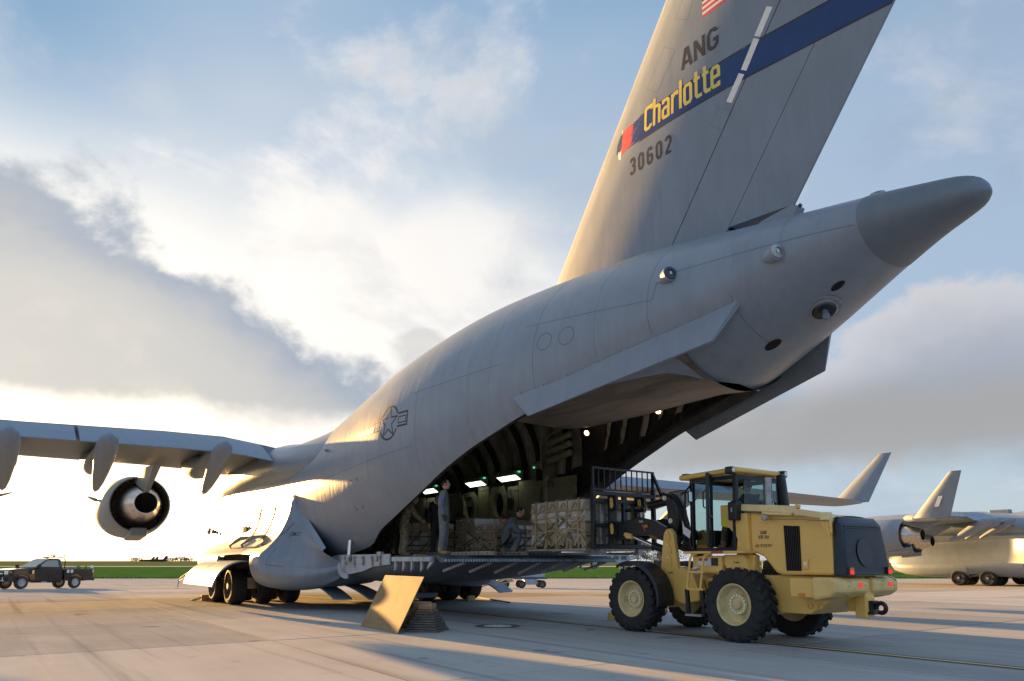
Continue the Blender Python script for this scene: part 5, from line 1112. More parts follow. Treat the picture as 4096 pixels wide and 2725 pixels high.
POSES = {
 'stand': dict(pel=(0, 0, .95), sp=(-.01, 0, 1.14), ch=(0, 0, 1.36), nk=(.01, 0, 1.53), hd=(.03, 0, 1.60), tilt=0, arms=[((0, 1, 0), (.19, 1.46), (-.04, .25, 1.18), (.03, .27, .93)), ((0, -1, 0), (.19, 1.46), (-.05, -.25, 1.18), (.04, -.27, .93))], legs=[((.0, .10, .90), (.02, .11, .50), (-.02, .11, .11), (.17, .14, .05)), ((0, -.10, .90), (.0, -.11, .50), (-.06, -.11, .11), (.13, -.14, .05))]),
 'lean': dict(pel=(0, 0, .93), sp=(.05, 0, 1.12), ch=(.16, 0, 1.31), nk=(.24, 0, 1.46), hd=(.28, 0, 1.52), tilt=20, arms=[((0, 1, 0), (.19, 1.40), (.30, .26, 1.14), (.50, .16, 1.05)), ((0, -1, 0), (.19, 1.40), (.30, -.26, 1.14), (.50, -.16, 1.02))], legs=[((.0, .10, .88), (.03, .12, .48), (-.04, .13, .11), (.15, .16, .05)), ((0, -.10, .88), (.05, -.12, .48), (-.0, -.13, .11), (.19, -.16, .05))]),
 'crouch': dict(pel=(-.14, 0, .36), sp=(-.08, 0, .54), ch=(.06, 0, .74), nk=(.17, 0, .90), hd=(.24, 0, .96), tilt=24, arms=[((0, 1, 0), (.18, .82), (.22, .25, .58), (.44, .14, .56)), ((0, -1, 0), (.18, .82), (.20, -.25, .58), (.43, -.14, .54))], legs=[((-.1, .1, .34), (.22, .14, .15), (-.20, .13, .12), (-.16, .13, .04)), ((-.1, -.1, .35), (.30, -.15, .50), (.10, -.15, .11), (.29, -.16, .05))]),
 'sit': dict(pel=(-.1, 0, .16), sp=(-.14, 0, .34), ch=(-.10, 0, .58), nk=(-.08, 0, .76), hd=(-.05, 0, .83), tilt=5, arms=[((0, 1, 0), (.19, .68), (.08, .26, .42), (.32, .16, .46)), ((0, -1, 0), (.19, .68), (.08, -.26, .42), (.32, -.16, .46))], legs=[((0, .1, .14), (.42, .14, .16), (.50, .14, -.26), (.66, .16, -.32)), ((0, -.1, .14), (.42, -.14, .16), (.46, -.14, -.26), (.62, -.16, -.32))])}
def person(label, loc, rz, pose, top, boot='boot_tan', hair='hair_dark', glove=None, scale=1.0, bottoms=None, group=None, patch=False):
    P = POSES[pose]; V, E, Rd, K = [], [], [], []
    def v(p, r, k): V.append(p); Rd.append(r); K.append(k); return len(V) - 1
    pel = v(P['pel'], (.18, .15), 0); sp = v(P['sp'], (.17, .14), 0); ch = v(P['ch'], (.205, .155), 0); nk = v(P['nk'], (.066, .066), 0)
    E += [(pel, sp), (sp, ch), (ch, nk)]
    hands = []
    for (s, (sy, sz), el, wr) in P['arms']:
        a = v((P['ch'][0] + .0, s[1] * sy, sz), (.095, .095), 0); b = v(el, (.072, .072), 0); c = v(wr, (.050, .050), 0); E += [(ch, a), (a, b), (b, c)]; hands.append((Vector(el), Vector(wr), s[1]))
    for hp, kn, an, to in P['legs']:
        a = v(hp, (.122, .122), 1); b = v(kn, (.095, .095), 1); c = v(an, (.078, .078), 1); h = Vector(an) + (Vector(an) - Vector(to)).normalized() * .03
        d = v((an[0], an[1], an[2] - .05) if pose != 'crouch' or to[2] > an[2] - .05 else an, (.062, .062), 2); t = v(to, (.052, .052), 2); E += [(pel, a), (a, b), (b, c), (c, d), (d, t)]
    me = bpy.data.meshes.new('body'); me.from_pydata(V, E, []); ob = bpy.data.objects.new('body', me); COL.objects.link(ob)
    md = ob.modifiers.new('skin', 'SKIN'); sk = me.skin_vertices[0].data
    for i, r in enumerate(Rd): sk[i].radius = r; sk[i].use_root = (i == 0)
    ss = ob.modifiers.new('sub', 'SUBSURF'); ss.levels = 2; ss.render_levels = 2
    bpy.context.view_layer.update(); ev = ob.evaluated_get(bpy.context.evaluated_depsgraph_get()); em = bpy.data.meshes.new_from_object(ev)
    m = MB(); vs = [tuple(q.co) for q in em.vertices]; an = [Vector(l[2]) for l in P['legs']]; tos = [Vector(l[3]) for l in P['legs']]
    b0 = len(m.v); m.v += vs; zp = P['pel'][2] - .02
    for f in em.polygons:
        c = f.center; k = 0
        for i, (x, t) in enumerate(zip(an, tos)):
            d = t - x; u = max(0, min(1, (c - x).dot(d) / d.length_squared)); q = x + d * u
            if (c - q).length < .115 and c.z < x.z + .06: k = 2
        if k == 0 and bottoms and c.z < zp: k = 5
        if (c - Vector(P['nk'])).length < .075 and c.z > P['nk'][2] - .01: k = 1
        m.f.append([b0 + i for i in f.vertices]); m.m.append(k)
    bpy.data.objects.remove(ob); bpy.data.meshes.remove(me); bpy.data.meshes.remove(em)
    # head
    H = Vector(P['hd']); T = R(P['tilt']); Rm = Matrix.Rotation(T, 3, 'Y')
    def hp(x, y, z): return H + Rm @ Vector((x, y, z + .09))
    rows = []; hair = []
    for i in range(13):
        t = PI * i / 12; z = .125 * math.cos(t); r = math.sin(t); row, hr = [], []
        for k in range(16):
            a = 2 * PI * k / 16; x = .098 * r * math.cos(a); y = .076 * r * math.sin(a)
            if z < -.02: x += .012 * (1 if math.cos(a) > 0 else .2); y *= .92; x *= .92 if math.cos(a) < 0 else 1
            row.append(hp(x, y, z)); hr.append(hp(x * 1.06 - .006, y * 1.07, z * 1.06 + .004))
        rows.append(row); hair.append(hr)
    m.loft(rows, True, True, 1)
    b = len(m.v)
    for i in range(7):
        for k in range(16):
            a = 2 * PI * (k + .5) / 16
            if math.cos(a) > .45 and i > 2: continue
            q = [hair[i][k], hair[i][(k + 1) % 16], hair[i + 1][(k + 1) % 16], hair[i + 1][k]]; m.add(q, [(0, 1, 2, 3)], 3)
    m.add([hp(.092, -.014, .01), hp(.092, .014, .01), hp(.122, .010, -.025), hp(.122, -.010, -.025), hp(.098, 0, .045), hp(.095, 0, -.035)], [(0, 3, 2, 1), (4, 0, 1), (4, 3, 0), (4, 2, 3), (4, 1, 2), (3, 5, 2)], 1)
    for s in (-1, 1):
        m.box(hp(.086, s * .032, .02), (.012, .022, .010), None, 4); m.lathe([(.001, -.008), (.022, -.006), (.026, .004), (.001, .008)], hp(-.005, s * .078, .0), (0, s, .1), 10, 1)
    m.box(hp(.095, 0, -.055), (.012, .045, .007), None, 4)
    # hands: palm, four fingers, thumb
    for el, wr, s in hands:
        d = (wr - el).normalized(); sd = Vector((1, 0, 0)); sd = (sd - d * sd.dot(d)).normalized() if abs(d.x) < .8 else Vector((0, 0, 1)); nn = d.cross(sd); hm = 1 if not glove else 4
        m.bar(wr - d * .01, wr + d * .085, .078, .032, hm, up=nn)
        for k in range(4):
            o = wr + d * .08 + sd * (.028 - .019 * k); L = (.062, .072, .068, .052)[k]; cur = nn * (-s * .0) + Vector((0, -s * .02, 0)); m.tube([o, o + d * L * .5, o + d * L * .9 + cur], [.010, .0095, .008], 6, hm)
        o = wr + d * .025 + sd * .038; m.tube([o, o + d * .035 + sd * .022, o + d * .065 + sd * .025], [.011, .010, .009], 6, hm)
    mats = [MAT[top], MAT['skin_light'], MAT[boot], MAT[hair] if isinstance(hair, str) else MAT['hair_dark'], MAT['hair_dark'], MAT[bottoms or top]]
    o = m.build('person', mats, None, smooth=60); o.location = loc; o.rotation_euler = (0, 0, rz); o.scale = (scale,) * 3
    tag(o, label, 'person', group)
    if patch:
        q = MB(); c = Vector((P['ch'][0] - .02, -.295, P['arms'][1][1][1] - .12)); q.lathe([(.05, 0), (.001, .006)], c, (0.1, -1, .15), 18); pt = q.build('shoulder_patch', MAT['patch_blue'], o); q = MB(); q.add([c + Vector((0, -.009, .04)), c + Vector((.03, -.009, .0)), c + Vector((.0, -.009, -.03)), c + Vector((.012, -.009, 0))], [(0, 1, 2, 3)]); q.build('patch_emblem', MAT['patch_red'], pt)
    return o
D_ = 1.66
person('crew member in grey flight suit standing at the near corner of the ramp', A2W(10.5, -2.42, D_), R(-4), 'stand', 'flight_suit', 'boot_tan', patch=True, glove=True, scale=1.03)
person('crew member in dark flight suit crouching on the ramp beside the lifted pallet', A2W(10.0, -.1, D_), R(-2), 'crouch', 'flight_suit', 'boot_tan', patch=True, scale=1.12)
person('person in camouflage trousers and tan boots half hidden by the fuselage edge', A2W(7.25, -1.85, D_), R(20), 'lean', 'camo', 'boot_tan', scale=1.0)
person('person in dark camouflage bending over cargo deep inside the hold', A2W(5.6, -1.2, 1.69), R(60), 'lean', 'camo_dark', 'boot_tan', hair='hair_red')
person('person in black standing behind the crew member at the ramp corner', A2W(7.6, -.95, D_), R(-60), 'stand', 'suit_dark', 'boot_dark', scale=.98)
person('person in dark clothes at the back of the hold beside netted boxes', A2W(4.6, -1.7, 1.69), R(-20), 'stand', 'camo_dark', 'boot_dark')
person('person in tan shirt crouching behind the crouching crew member', A2W(9.2, .55, D_), R(150), 'crouch', 'camo', 'boot_tan', hair='hair_red')
person('person in camouflage with dark glasses standing behind the loader front wheel', Vector((4.25, 21.2, 0)), R(200), 'stand', 'camo', 'boot_tan')
person('person standing on the far side of the loader, only dark legs showing', Vector((5.95, 16.95, 0)), R(30), 'stand', 'camo_dark', 'boot_dark')
def seat_world(): p = LO + AD * (-.35) + AR * 0; return Vector((p.x, p.y, 2.12))
person('driver in camouflage seated inside the yellow loader cab', seat_world(), ARZ + PI, 'sit', 'camo_dark', 'boot_tan')
# ---------------------------------------------------------------- pallets, plywood, timber, chocks
mat('carton', (.40, .29, .19), .6, var=.14, vs=5, coat=.25, bump=.25, bs=22); mat('carton_pale', (.55, .47, .38), .55, var=.12, vs=5, coat=.3, bump=.25, bs=20); mat('carton_white', (.62, .60, .56), .5, var=.1, vs=4, coat=.3, bump=.2, bs=18)
mat('strap_tan', (.42, .33, .20), .85, var=.2, vs=12); mat('strap_olive', (.17, .155, .09), .85, var=.2, vs=12); mat('pallet_alu', (.42, .42, .41), .4, .7, var=.2, vs=6); mat('raw_wood', (.42, .28, .15), .75, var=.25, vs=4, stretch=(1, 6, 6))
mat('grey_timber', (.15, .13, .115), .85, var=.4, vs=5, stretch=(1, 8, 8), bump=.5, bs=20); mat('old_timber', (.30, .17, .09), .8, var=.3, vs=4, stretch=(1, 7, 7)); mat('print_blue', (.20, .30, .40), .6); mat('carabiner', (.55, .62, .45), .35, .5); mat('net_hook', (.4, .4, .38), .4, .7)
def pallet_load(label, org, rz, L, Wd, Hh, nx, ny, nz, seed, cols, low=None, lettering=None):
    """org = near low corner; x along length, y across, z up"""
    T = thing('cargo_pallet', label, 'pallet', org, rz); r = random.Random(seed)
    m = MB(); m.b2((-.08, -.08, 0), (L + .08, Wd + .08, .055)); m.build('pallet_base', MAT['pallet_alu'], T, bevel=.01)
    for k in range(5):
        m = MB(); x = .04 + (L - .2) * k / 4; m.b2((x, .02, .056), (x + .12, Wd - .02, .15)); m.build('skid', MAT['raw_wood'], T)
    m = MB(); m.b2((0, 0, .15), (L, Wd, .17)); m.build('skid_deck', MAT['raw_wood'], T)
    z0 = .17; dx, dy, dz = L / nx, Wd / ny, (Hh - z0) / nz
    for i in range(nx):
        for j in range(ny):
            if 0 < i < nx - 1 and 0 < j < ny - 1: kz = [nz - 1]
            else: kz = range(nz)
            for k in kz:
                if low and i >= low[0] and k >= low[1]: continue
                g = .006; e = r.uniform(-.012, .012); m = MB()
                m.b2((i * dx + g, j * dy + g + e * .4, z0 + k * dz), ((i + 1) * dx - g, (j + 1) * dy - g + e * .4, z0 + (k + 1) * dz - .004)); cm = cols[(i * 2 + j + k // 2 + (seed % 3)) % len(cols)] if r.random() < .8 else 'carton_white'
                b = m.build('carton', MAT[cm], T, bevel=.012)
                if j == 0 and r.random() < .3:
                    m = MB(); m.box((i * dx + dx * .5, -.003 + e * .4, z0 + (k + .5) * dz), (dx * .45, .004, dz * .35)); m.build('carton_label', MAT['print_blue' if r.random() < .5 else 'paper'], b)
                if lettering and j == 0 and (i, k) in lettering:
                    m = MB(); text(m, lettering[(i, k)], i * dx + .05, z0 + (k + .5) * dz, .07, lambda u, v: (u, -.004 + e * .4, v), .2, .14, 1, 0, 0, .1); m.build('carton_lettering', MAT['decal_black'], b)
    zt = lambda x: (z0 + (low[1] if low and x > low[0] * dx else nz) * dz)
    def strap(pts, w=.06, cm='strap_tan', nm='net_strap', n=(0, -1, 0)):
        m = MB(); N = Vector(n); rows = []
        for p, q in zip(pts, pts[1:]): m.bar(Vector(p) + N * .018, Vector(q) + N * .018, w, .008, up=N)
        m.build(nm, MAT[cm], T)
    # near face and end face nets
    nb = max(4, int(L / .42)); xs = [L * (k + .5) / nb for k in range(nb)]
    for k, x in enumerate(xs):
        H_ = zt(x); j1, j2 = r.uniform(-.04, .04), r.uniform(-.05, .05)
        strap([(x + j1, 0, H_ + .02), (x + j2, -.015, H_ * .62), (x + j1 * .3, 0, .06)]); strap([(x, 0, H_ + .012), (x, Wd * .5, H_ + .03), (x, Wd, H_ + .012)], n=(0, 0, 1))
    for a, b in (((.02, .10), (L * .55, .62)), ((L * .15, .10), (L * .75, .70)), ((L * .40, .10), (L, .66)), ((.02, .62), (L * .5, .10)), ((L * .25, .72), (L * .85, .10)), ((L * .55, .70), (L, .22))):
        h0, h1 = zt(a[0]) * (a[1] if a[1] > .2 else 0) + (.07 if a[1] < .2 else 0), zt(b[0]) * b[1]
        strap([(a[0], -.004, a[1] * zt(a[0])), (b[0], -.004, b[1] * zt(b[0]))], .055, 'strap_olive' if r.random() < .5 else 'strap_tan')
    for k in range(5):
        x0_ = L * (k + .15) / 5; x1_ = x0_ + L * .2; strap([(x0_, -.008, zt(x0_) * .95), ((x0_ + x1_) / 2, -.014, zt(x0_) * (.74 + r.uniform(-.04, .04))), (x1_, -.008, zt(x1_) * .95)], .05)
        strap([(x0_, -.008, zt(x0_) * .10), ((x0_ + x1_) / 2, -.012, zt(x0_) * (.36 + r.uniform(-.05, .05))), (x1_, -.008, zt(x1_) * .10)], .05, 'strap_olive' if k % 2 else 'strap_tan')
    for h in (.40, .66, .83):
        pts = [(L * k / 8, -.006, zt(L * k / 8) * (h + r.uniform(-.035, .035))) for k in range(9)]; strap(pts, .045)
    for k in range(3):
        y = Wd * (k + .6) / 3.3; H_ = zt(L); strap([(L, y, H_ + .01), (L, y + .03, H_ * .5), (L, y, .06)], n=(1, 0, 0)); strap([(L, y - .3, .10), (L, y + .35, H_ * .72)], .045, 'strap_olive', n=(1, 0, 0))
    for h in (.28, .55, .80): strap([(L, 0, zt(L) * h), (L, Wd * .5, zt(L) * (h + .02)), (L, Wd, zt(L) * h)], .05, 'strap_olive' if h < .7 else 'strap_tan', n=(1, 0, 0))
    for k, x in enumerate(xs):
        m = MB(); m.lathe([(.03, -.01), (.038, 0), (.03, .01), (.024, 0), (.03, -.01)], (x, -.05, .09), (0, -1, .3), 12); m.build('net_ring', MAT['carabiner' if k % 2 else 'net_hook'], T, smooth=50)
    return T
pl = LO + AD * (-6.25) + AR * (-1.10)
pallet_load('netted pallet of wrapped cartons held up on the loader forks', Vector((pl.x, pl.y, 1.76)), ARZ, 2.12, 2.05, 1.24, 4, 4, 4, 2, ['carton', 'carton_pale', 'carton', 'carton_white'])
p2 = A2W(6.65, .25, 1.70)
pallet_load('netted pallet with white and brown cartons set down on the ramp', p2, ARZ, 2.25, 2.1, 1.08, 4, 3, 4, 5, ['carton_pale', 'carton', 'carton'], (1.99, 3), {(0, 1): 'SOIA' if False else 'SO1'})
p3 = A2W(3.6, -1.0, 1.70)
pallet_load('shadowed netted pallet farthest inside the hold behind the crew', p3, ARZ, 1.9, 1.9, 1.02, 3, 3, 3, 9, ['carton', 'carton_pale'])
# plywood
def ply_mat():
    m = bpy.data.materials.new('plywood'); m.use_nodes = True; nt = m.node_tree; b = nt.nodes['Principled BSDF']; tc = nt.nodes.new('ShaderNodeTexCoord'); O = tc.outputs['Object']
    d = noise(nt, mapping(nt, O, (.8, 2.0, 1)), 1.6, 4, .5, .6); w = nt.nodes.new('ShaderNodeTexWave'); w.wave_type = 'BANDS'; w.bands_direction = 'Y'; w.inputs['Scale'].default_value = 6; w.inputs['Distortion'].default_value = 9; w.inputs['Detail'].default_value = 3; w.inputs['Detail Scale'].default_value = .9
    nt.links.new(mapping(nt, O, (.5, 1.6, 1)), w.inputs['Vector']); W_ = NX(nt, w.outputs[1])
    n = noise(nt, O, 2.0, 8, .6); c = mixc(nt, n.sm(.3, .7), (.25, .175, .095), (.33, .245, .14)); c = mixc(nt, W_.sm(.72, .95) * .4, c, (.21, .13, .06))
    v = nt.nodes.new('ShaderNodeTexVoronoi'); v.inputs['Scale'].default_value = 3.2; nt.links.new(mapping(nt, O, (.7, 1.6, 1)), v.inputs['Vector']); K_ = NX(nt, v.outputs[0]); c = mixc(nt, K_.sm(.10, .05), c, (.11, .055, .025))
    nt.links.new(c, b.inputs['Base Color']); b.inputs['Roughness'].default_value = .8; b.inputs['Specular IOR Level'].default_value = .15; MAT['plywood'] = m
ply_mat()
def build_ply():
    BL, BR, TL, TR = Vector((-3.54, 17.67, .0)), Vector((-2.40, 15.82, .0)), Vector((-3.05, 17.75, 1.17)), Vector((-1.84, 15.93, 1.165))
    X = (BR - BL).normalized(); Up = ((TL - BL) + (TR - BR)) / 2; N = X.cross(Up).normalized(); U = N.cross(X).normalized(); M = Matrix((X, U, N)).transposed().to_4x4(); M.translation = BL
    Wd, Hh = (BR - BL).length, Up.length; dx = ((TL - BL).dot(X) + (TR - BR).dot(X)) / 2
    m = MB(); m.add([(0, 0, -.009), (Wd, 0, -.009), (Wd + dx, Hh, -.009), (dx, Hh, -.009), (0, 0, .009), (Wd, 0, .009), (Wd + dx, Hh, .009), (dx, Hh, .009)], [(3, 2, 1, 0), (4, 5, 6, 7), (0, 1, 5, 4), (1, 2, 6, 5), (2, 3, 7, 6), (3, 0, 4, 7)])
    o = m.build('plywood_sheet', MAT['plywood'], None, bevel=.003); o.matrix_world = M; tag(o, 'large knotty plywood sheet leaning on timber blocks under the ramp', 'plywood')
build_ply()
def stack(label, c, rz, n, base, depth, topblock, wood):
    T = thing('timber_stack', label, 'timber stack', c, rz, 'shoring timber stacks by the plywood'); z = 0; r = random.Random(n)
    for k in range(n):
        h = .052; w = base - (base - .30) * k / n; dp = depth - (depth - .34) * k / n; dxx = r.uniform(-.016, .016)
        for q in range(2):
            m = MB(); y0 = -dp / 2 + q * dp / 2; m.b2((-w / 2 + dxx, y0 + .004, z + .002), (w / 2 + dxx, y0 + dp / 2 - .004, z + h - .007)); m.build('plank', MAT[wood if k < n - 1 or not topblock else 'old_timber'], T, bevel=.006)
        z += h
    if topblock:
        for q in range(2): m = MB(); m.b2((-.16, -.16 + .16 * q, z + .002), (.15, -.004 + .16 * q, z + .12)); m.build('block', MAT['raw_wood'], T, bevel=.008)
stack('weathered grey stepped timber stack topped with a pale wood block', (-1.86, 16.55, 0), R(-14), 9, .76, .74, True, 'grey_timber')
stack('brown timber stack half hidden behind the leaning plywood', (-2.05, 17.25, 0), R(-25), 9, .80, .74, True, 'old_timber')
def chock(label, p, rz, L=.55, w=.16, h=.18, cm='chock_orange', rope=False):
    T = thing('wheel_chock', label, 'chock', p, rz); m = MB(); m.prism([(-w / 2, 0), (w / 2, 0), (w * .35, h), (-w * .35, h)], lambda u, v, k: (u, (L / 2 if k else -L / 2), v)); m.build('block', MAT[cm], T, bevel=.01)
    if rope: m = MB(); m.tube([(0, -L / 2, .12), (-.1, -L / 2 - .1, .1), (-.2, -L / 2 - .25, .03), (-.45, -L / 2 - .3, .02), (-.6, -L / 2 - .1, .02)], .02, 6); m.tube([(0, -L / 2, .12), (.05, -L / 2 - .12, .05), (-.1, -L / 2 - .3, .02)], .02, 6); m.build('rope', MAT['strap_tan'], T, smooth=50)
mat('chock_orange', (.48, .20, .05), .7, var=.2, vs=6, dirt=(.15, .08, .04), ds=5); mat('chock_yellow', (.55, .38, .10), .6, var=.2, vs=5, dirt=(.2, .13, .06), ds=4)
chock('long orange wooden chock with rope ahead of the near main wheels', A2W(-4.1, -3.95), ARZ, 1.3, .17, .22, 'chock_orange', True)
chock('small tan chock between the far main wheels', A2W(.15, 2.75, 0), ARZ, .3, .18, .22, 'chock_yellow', True)
chock('small tan chock behind the outermost far main wheel', A2W(2.0, 3.8, 0), ARZ, .3, .18, .2, 'chock_yellow')
chock('short yellow chock on the ground ahead of the loader front wheel', Vector((2.62, 19.55, 0)), ARZ + R(30), .34, .22, .2, 'chock_yellow')
# ---------------------------------------------------------------- second aircraft parked to the right
def build_second():
    G = Vector((42.6, 62.3, zg(62.3)))
    T = thing('parked_cargo_aircraft', 'grey military cargo aircraft parked farther off behind the loader', 'aircraft', G, ARZ)
    f2 = lambda a, ph: (lambda q: (a, q[1], q[2]))(fus(a if a > -6 else -6 + (a + 6) * .45, ph))
    m = MB(); A = [-26, -25.6, -25, -23.5, -21, -18, -15, -12, -9, -6, -3, 0, 3, 6, 9, 12, 15, 18, 20, 21.3, 22, 22.15]
    m.loft([[f2(a, 2 * PI * k / 48) for k in range(48)] for a in A], True, True); m.build('fuselage', MAT['skin'], T, smooth=60)
    for ch in list(AC.children):
        if ch.name.split('.')[0] in ('wing', 'flap', 'aileron', 'winglet', 'flap_fairing', 'nacelle', 'pylon', 'sponson', 'gear_strut', 'wheel', 'fin', 'rudder_panel', 'wing_root_fairing', 'tailplane'):
            q = copy_tree(ch, T); cy = sum(v[1] for v in ch.bound_box) / 8
            if q.name.split('.')[0] in ('nacelle', 'pylon') and cy < -10: q.location = (.3, -2.0, .45)
    # closed lower half of the sponson so that it reads as one long pod
    for sg in (-1, 1):
        m = MB(); top = pod_rings(sg, [(-3, 4.5, .62, 4.0, 1), (-1, 4.54, .75, 4.1, 1), (1.75, 4.52, .62, 4.2, 1)]); m.loft([r[10:22] for r in top], False); m.build('sponson_side', MAT['skin'], T, smooth=50)
    for z0, z1 in ((5.15, 5.75), (5.85, 6.45)):
        m = MB(); m.add([(5.2 + (z0 - 5) * .55, -26.05, z0), (5.45 + (z0 - 5) * .55, -26.05, z0), (5.45 + (z1 - 5) * .55, -26.19, z1), (5.2 + (z1 - 5) * .55, -26.19, z1)], [(0, 1, 2, 3)]); m.build('formation_light', MAT['light_strip'], T)
    m = MB(); m.box((-6, -.3, 6.6), (.5, .5, .45)); m.box((-1.0, -.6, 6.15), (1.6, .6, .4)); m.build('antenna_fairing', MAT['skin_flat'], T, bevel=.08)
build_second()
# ---------------------------------------------------------------- pickup truck
mat('truck_paint', (.018, .019, .022), .22, coat=.6, var=.1); mat('truck_trim', (.012, .012, .012), .6); mat('truck_rim', (.42, .43, .45), .35, .6); mat('headlamp', (.75, .78, .8), .08, .2); mat('reflector_tape', (.75, .75, .72), .4)
def build_truck():
    hd = Vector((-.407, -.914, 0)); lf = Vector((.914, -.407, 0)); fw = Vector((-31.2, 47.5, 0)); o = fw - hd * 1.8 - lf * .80; o.z = zg(47.5) - .03
    T = thing('pickup_truck', 'black single cab pickup truck with service bed parked on the left', 'truck', o, math.atan2(hd.y, hd.x)); P = MAT['truck_paint']; K = MAT['truck_trim']
    # slope of the apron under the truck
    n = Vector((0, (zg(51) - zg(46)) / -5.0, 1)).normalized(); T.rotation_mode = 'QUATERNION'; q = Vector((0, 0, 1)).rotation_difference(n); T.rotation_quaternion = q @ Euler((0, 0, math.atan2(hd.y, hd.x))).to_quaternion()
    for x in (1.8, -1.8):
        for y in (.80, -.80): wheel(T, (x, y, .41), .41, .27, .60, 'wheel', 'rubber_side', 'truck_rim')
    def arch(cx, z0): return [(cx + .50 * math.cos(t), .42 + .50 * math.sin(t)) for t in [R(170 - 160 * k / 10) for k in range(11)]]
    body = [(-.62, .48)] + [] ; low = .48
    pf = [(2.72, .62), (2.72, 1.12), (2.58, 1.24), (1.05, 1.34), (.98, 1.36), (-.78, 1.36), (-.78, .50), (1.28, .50)] ; pf = [(2.72, .50), (2.74, 1.10), (2.60, 1.22), (1.9, 1.30), (1.02, 1.35), (-.80, 1.36), (-.80, .48), (1.28, .48)] + arch(1.8, 0) + [(2.32, .50)]
    m = MB(); m.slab(pf, -.96, .96); m.build('cab_body', P, T, bevel=.05)
    m = MB(); lo = [(1.0, 1.35), (.18, 1.90), (-.05, 1.97), (-.62, 1.97), (-.76, 1.90), (-.80, 1.36)]; m.prism(lo, lambda u, v, k: (u, (.90 - .20 * max(0, (v - 1.36)) / .6) * (1 if k else -1), v)); cab = m.build('cab_roof', P, T, bevel=.03)
    def gl(nm, q): m = MB(); m.add(q, [tuple(range(len(q)))]); m.build(nm, MAT['cab_glass_backlit'], T)
    mat('cab_glass_backlit', (.30, .28, .22), .06, spec=.8)  # bright sky behind the windows is put into this pale opaque colour
    yy = lambda z: .905 - .20 * max(0, z - 1.36) / .6 + .004
    for s in (-1, 1):
        gl('side_window', [(x, s * yy(z), z) for x, z in ((.82, 1.42), (.16, 1.84), (-.52, 1.86), (-.56, 1.42))])
        m = MB(); m.box((.92, s * 1.12, 1.42), (.14, .22, .28)); m.bar((.9, s * .95, 1.36), (.92, s * 1.08, 1.38), .06, .05); m.build('mirror', K, T, bevel=.03)
        m = MB(); m.box((-.45, s * .965, 1.20), (.16, .02, .04)); m.build('door_handle', K, T)
        m = MB(); [m.bar((x, s * .963, .6), (x, s * .963, 1.34), .012, .012) for x in (1.0, -.68)]; m.build('door_seam', MAT['black_void'], T)
        m = MB(); m.b2((-.75, s * .86, .40), (1.2, s * 1.0, .48)); m.build('running_board', K, T, bevel=.015)
        m = MB(); m.box((2.70, s * .74, 1.02), (.10, .40, .22)); m.build('headlight', MAT['headlamp'], T, bevel=.03); m = MB(); m.box((2.60, s * .95, 1.06), (.14, .03, .10)); m.build('turn_lamp', MAT['amber'], T)
        m = MB(); m.box((1.18, s * .968, 1.08), (.12, .012, .22)); m.build('fender_badge', MAT['chrome'], T)
    gl('windscreen', [(.985, -.80, 1.39), (.985, .80, 1.39), (.24, .66, 1.87), (.24, -.66, 1.87)]); gl('rear_window', [(-.795, -.62, 1.45), (-.795, .62, 1.45), (-.775, .6, 1.85), (-.775, -.6, 1.85)])
    m = MB(); m.b2((2.70, -.52, .82), (2.78, .52, 1.12)); g = m.build('grille', K, T, bevel=.02); m = MB(); m.b2((2.775, -.50, .95), (2.80, .50, 1.01)); m.lathe([(.11, 0), (.001, .02)], (2.80, 0, .98), (1, 0, 0), 18); m.build('grille_bar', MAT['chrome'], g)
    m = MB(); m.b2((2.66, -.95, .50), (2.92, .95, .76)); b = m.build('front_bumper', K, T, bevel=.04)
    for s in (-1, 1): m = MB(); m.box((2.925, s * .72, .64), (.012, .05, .2)); m.box((2.925, s * .72, .54), (.012, .30, .04)); m.build('reflector_strip', MAT['reflector_tape'], b)
    m = MB(); m.tube([(2.98, -.45, .6), (2.98, -.45, 1.15), (2.98, .45, 1.15), (2.98, .45, .6)], .035, 8); m.box((2.97, 0, .72), (.1, .5, .14)); m.tube([(3.02, .2, .5), (3.10, .2, .46), (3.02, .2, .42)], .03, 8); m.build('brush_guard', K, T, smooth=40)
    bed = [(-.92, .62), (-.92, 1.30), (-3.0, 1.30), (-3.0, .55), (-2.34, .50)] + [(-1.8 + .52 * math.cos(t), .42 + .52 * math.sin(t)) for t in [R(170 - 160 * k / 10) for k in range(11)]] + [(-1.26, .50), (-.92, .52)]
    m = MB(); m.slab(bed[::-1], -1.0, 1.0); m.build('service_bed', P, T, bevel=.025)
    m = MB(); m.b2((-3.18, -.9, .52), (-3.0, .9, .68)); m.tube([(-3.18, 0, .55), (-3.28, 0, .55), (-3.32, 0, .62), (-3.26, 0, .66)], .03, 8); m.build('rear_bumper', K, T, bevel=.02)
    m = MB(); m.tube([(-.98, .85, 1.30), (-.98, .85, 1.85), (-.90, .80, 2.02), (-.5, .74, 2.06), (-.5, -.74, 2.06), (-.9, -.8, 2.02), (-.98, -.85, 1.85), (-.98, -.85, 1.3)], .03, 8); rk = m.build('headache_rack', K, T, smooth=40)
    m = MB(); m.lathe([(.07, 0), (.07, .08), (.05, .13), (.001, .14)], (-.62, .2, 2.08), (0, 0, 1), 14); m.build('beacon', MAT['amber'], rk, smooth=40)
    for x, y in ((-.25, .5), (-.95, .8)): m = MB(); m.tube([(x, y, 2.02), (x, y, 2.12)], .012, 6); m.lathe([(.001, -.05), (.045, -.02), (.045, .03), (.001, .06)], (x, y, 2.16), (0, 0, 1), 12); m.build('whip_lamp', MAT['tail_red'], rk, smooth=40)
    m = MB(); m.b2((-1.9, .3, 1.31), (-1.2, .8, 1.42)); m.build('tool_case', MAT['bay_green'], T, bevel=.02)
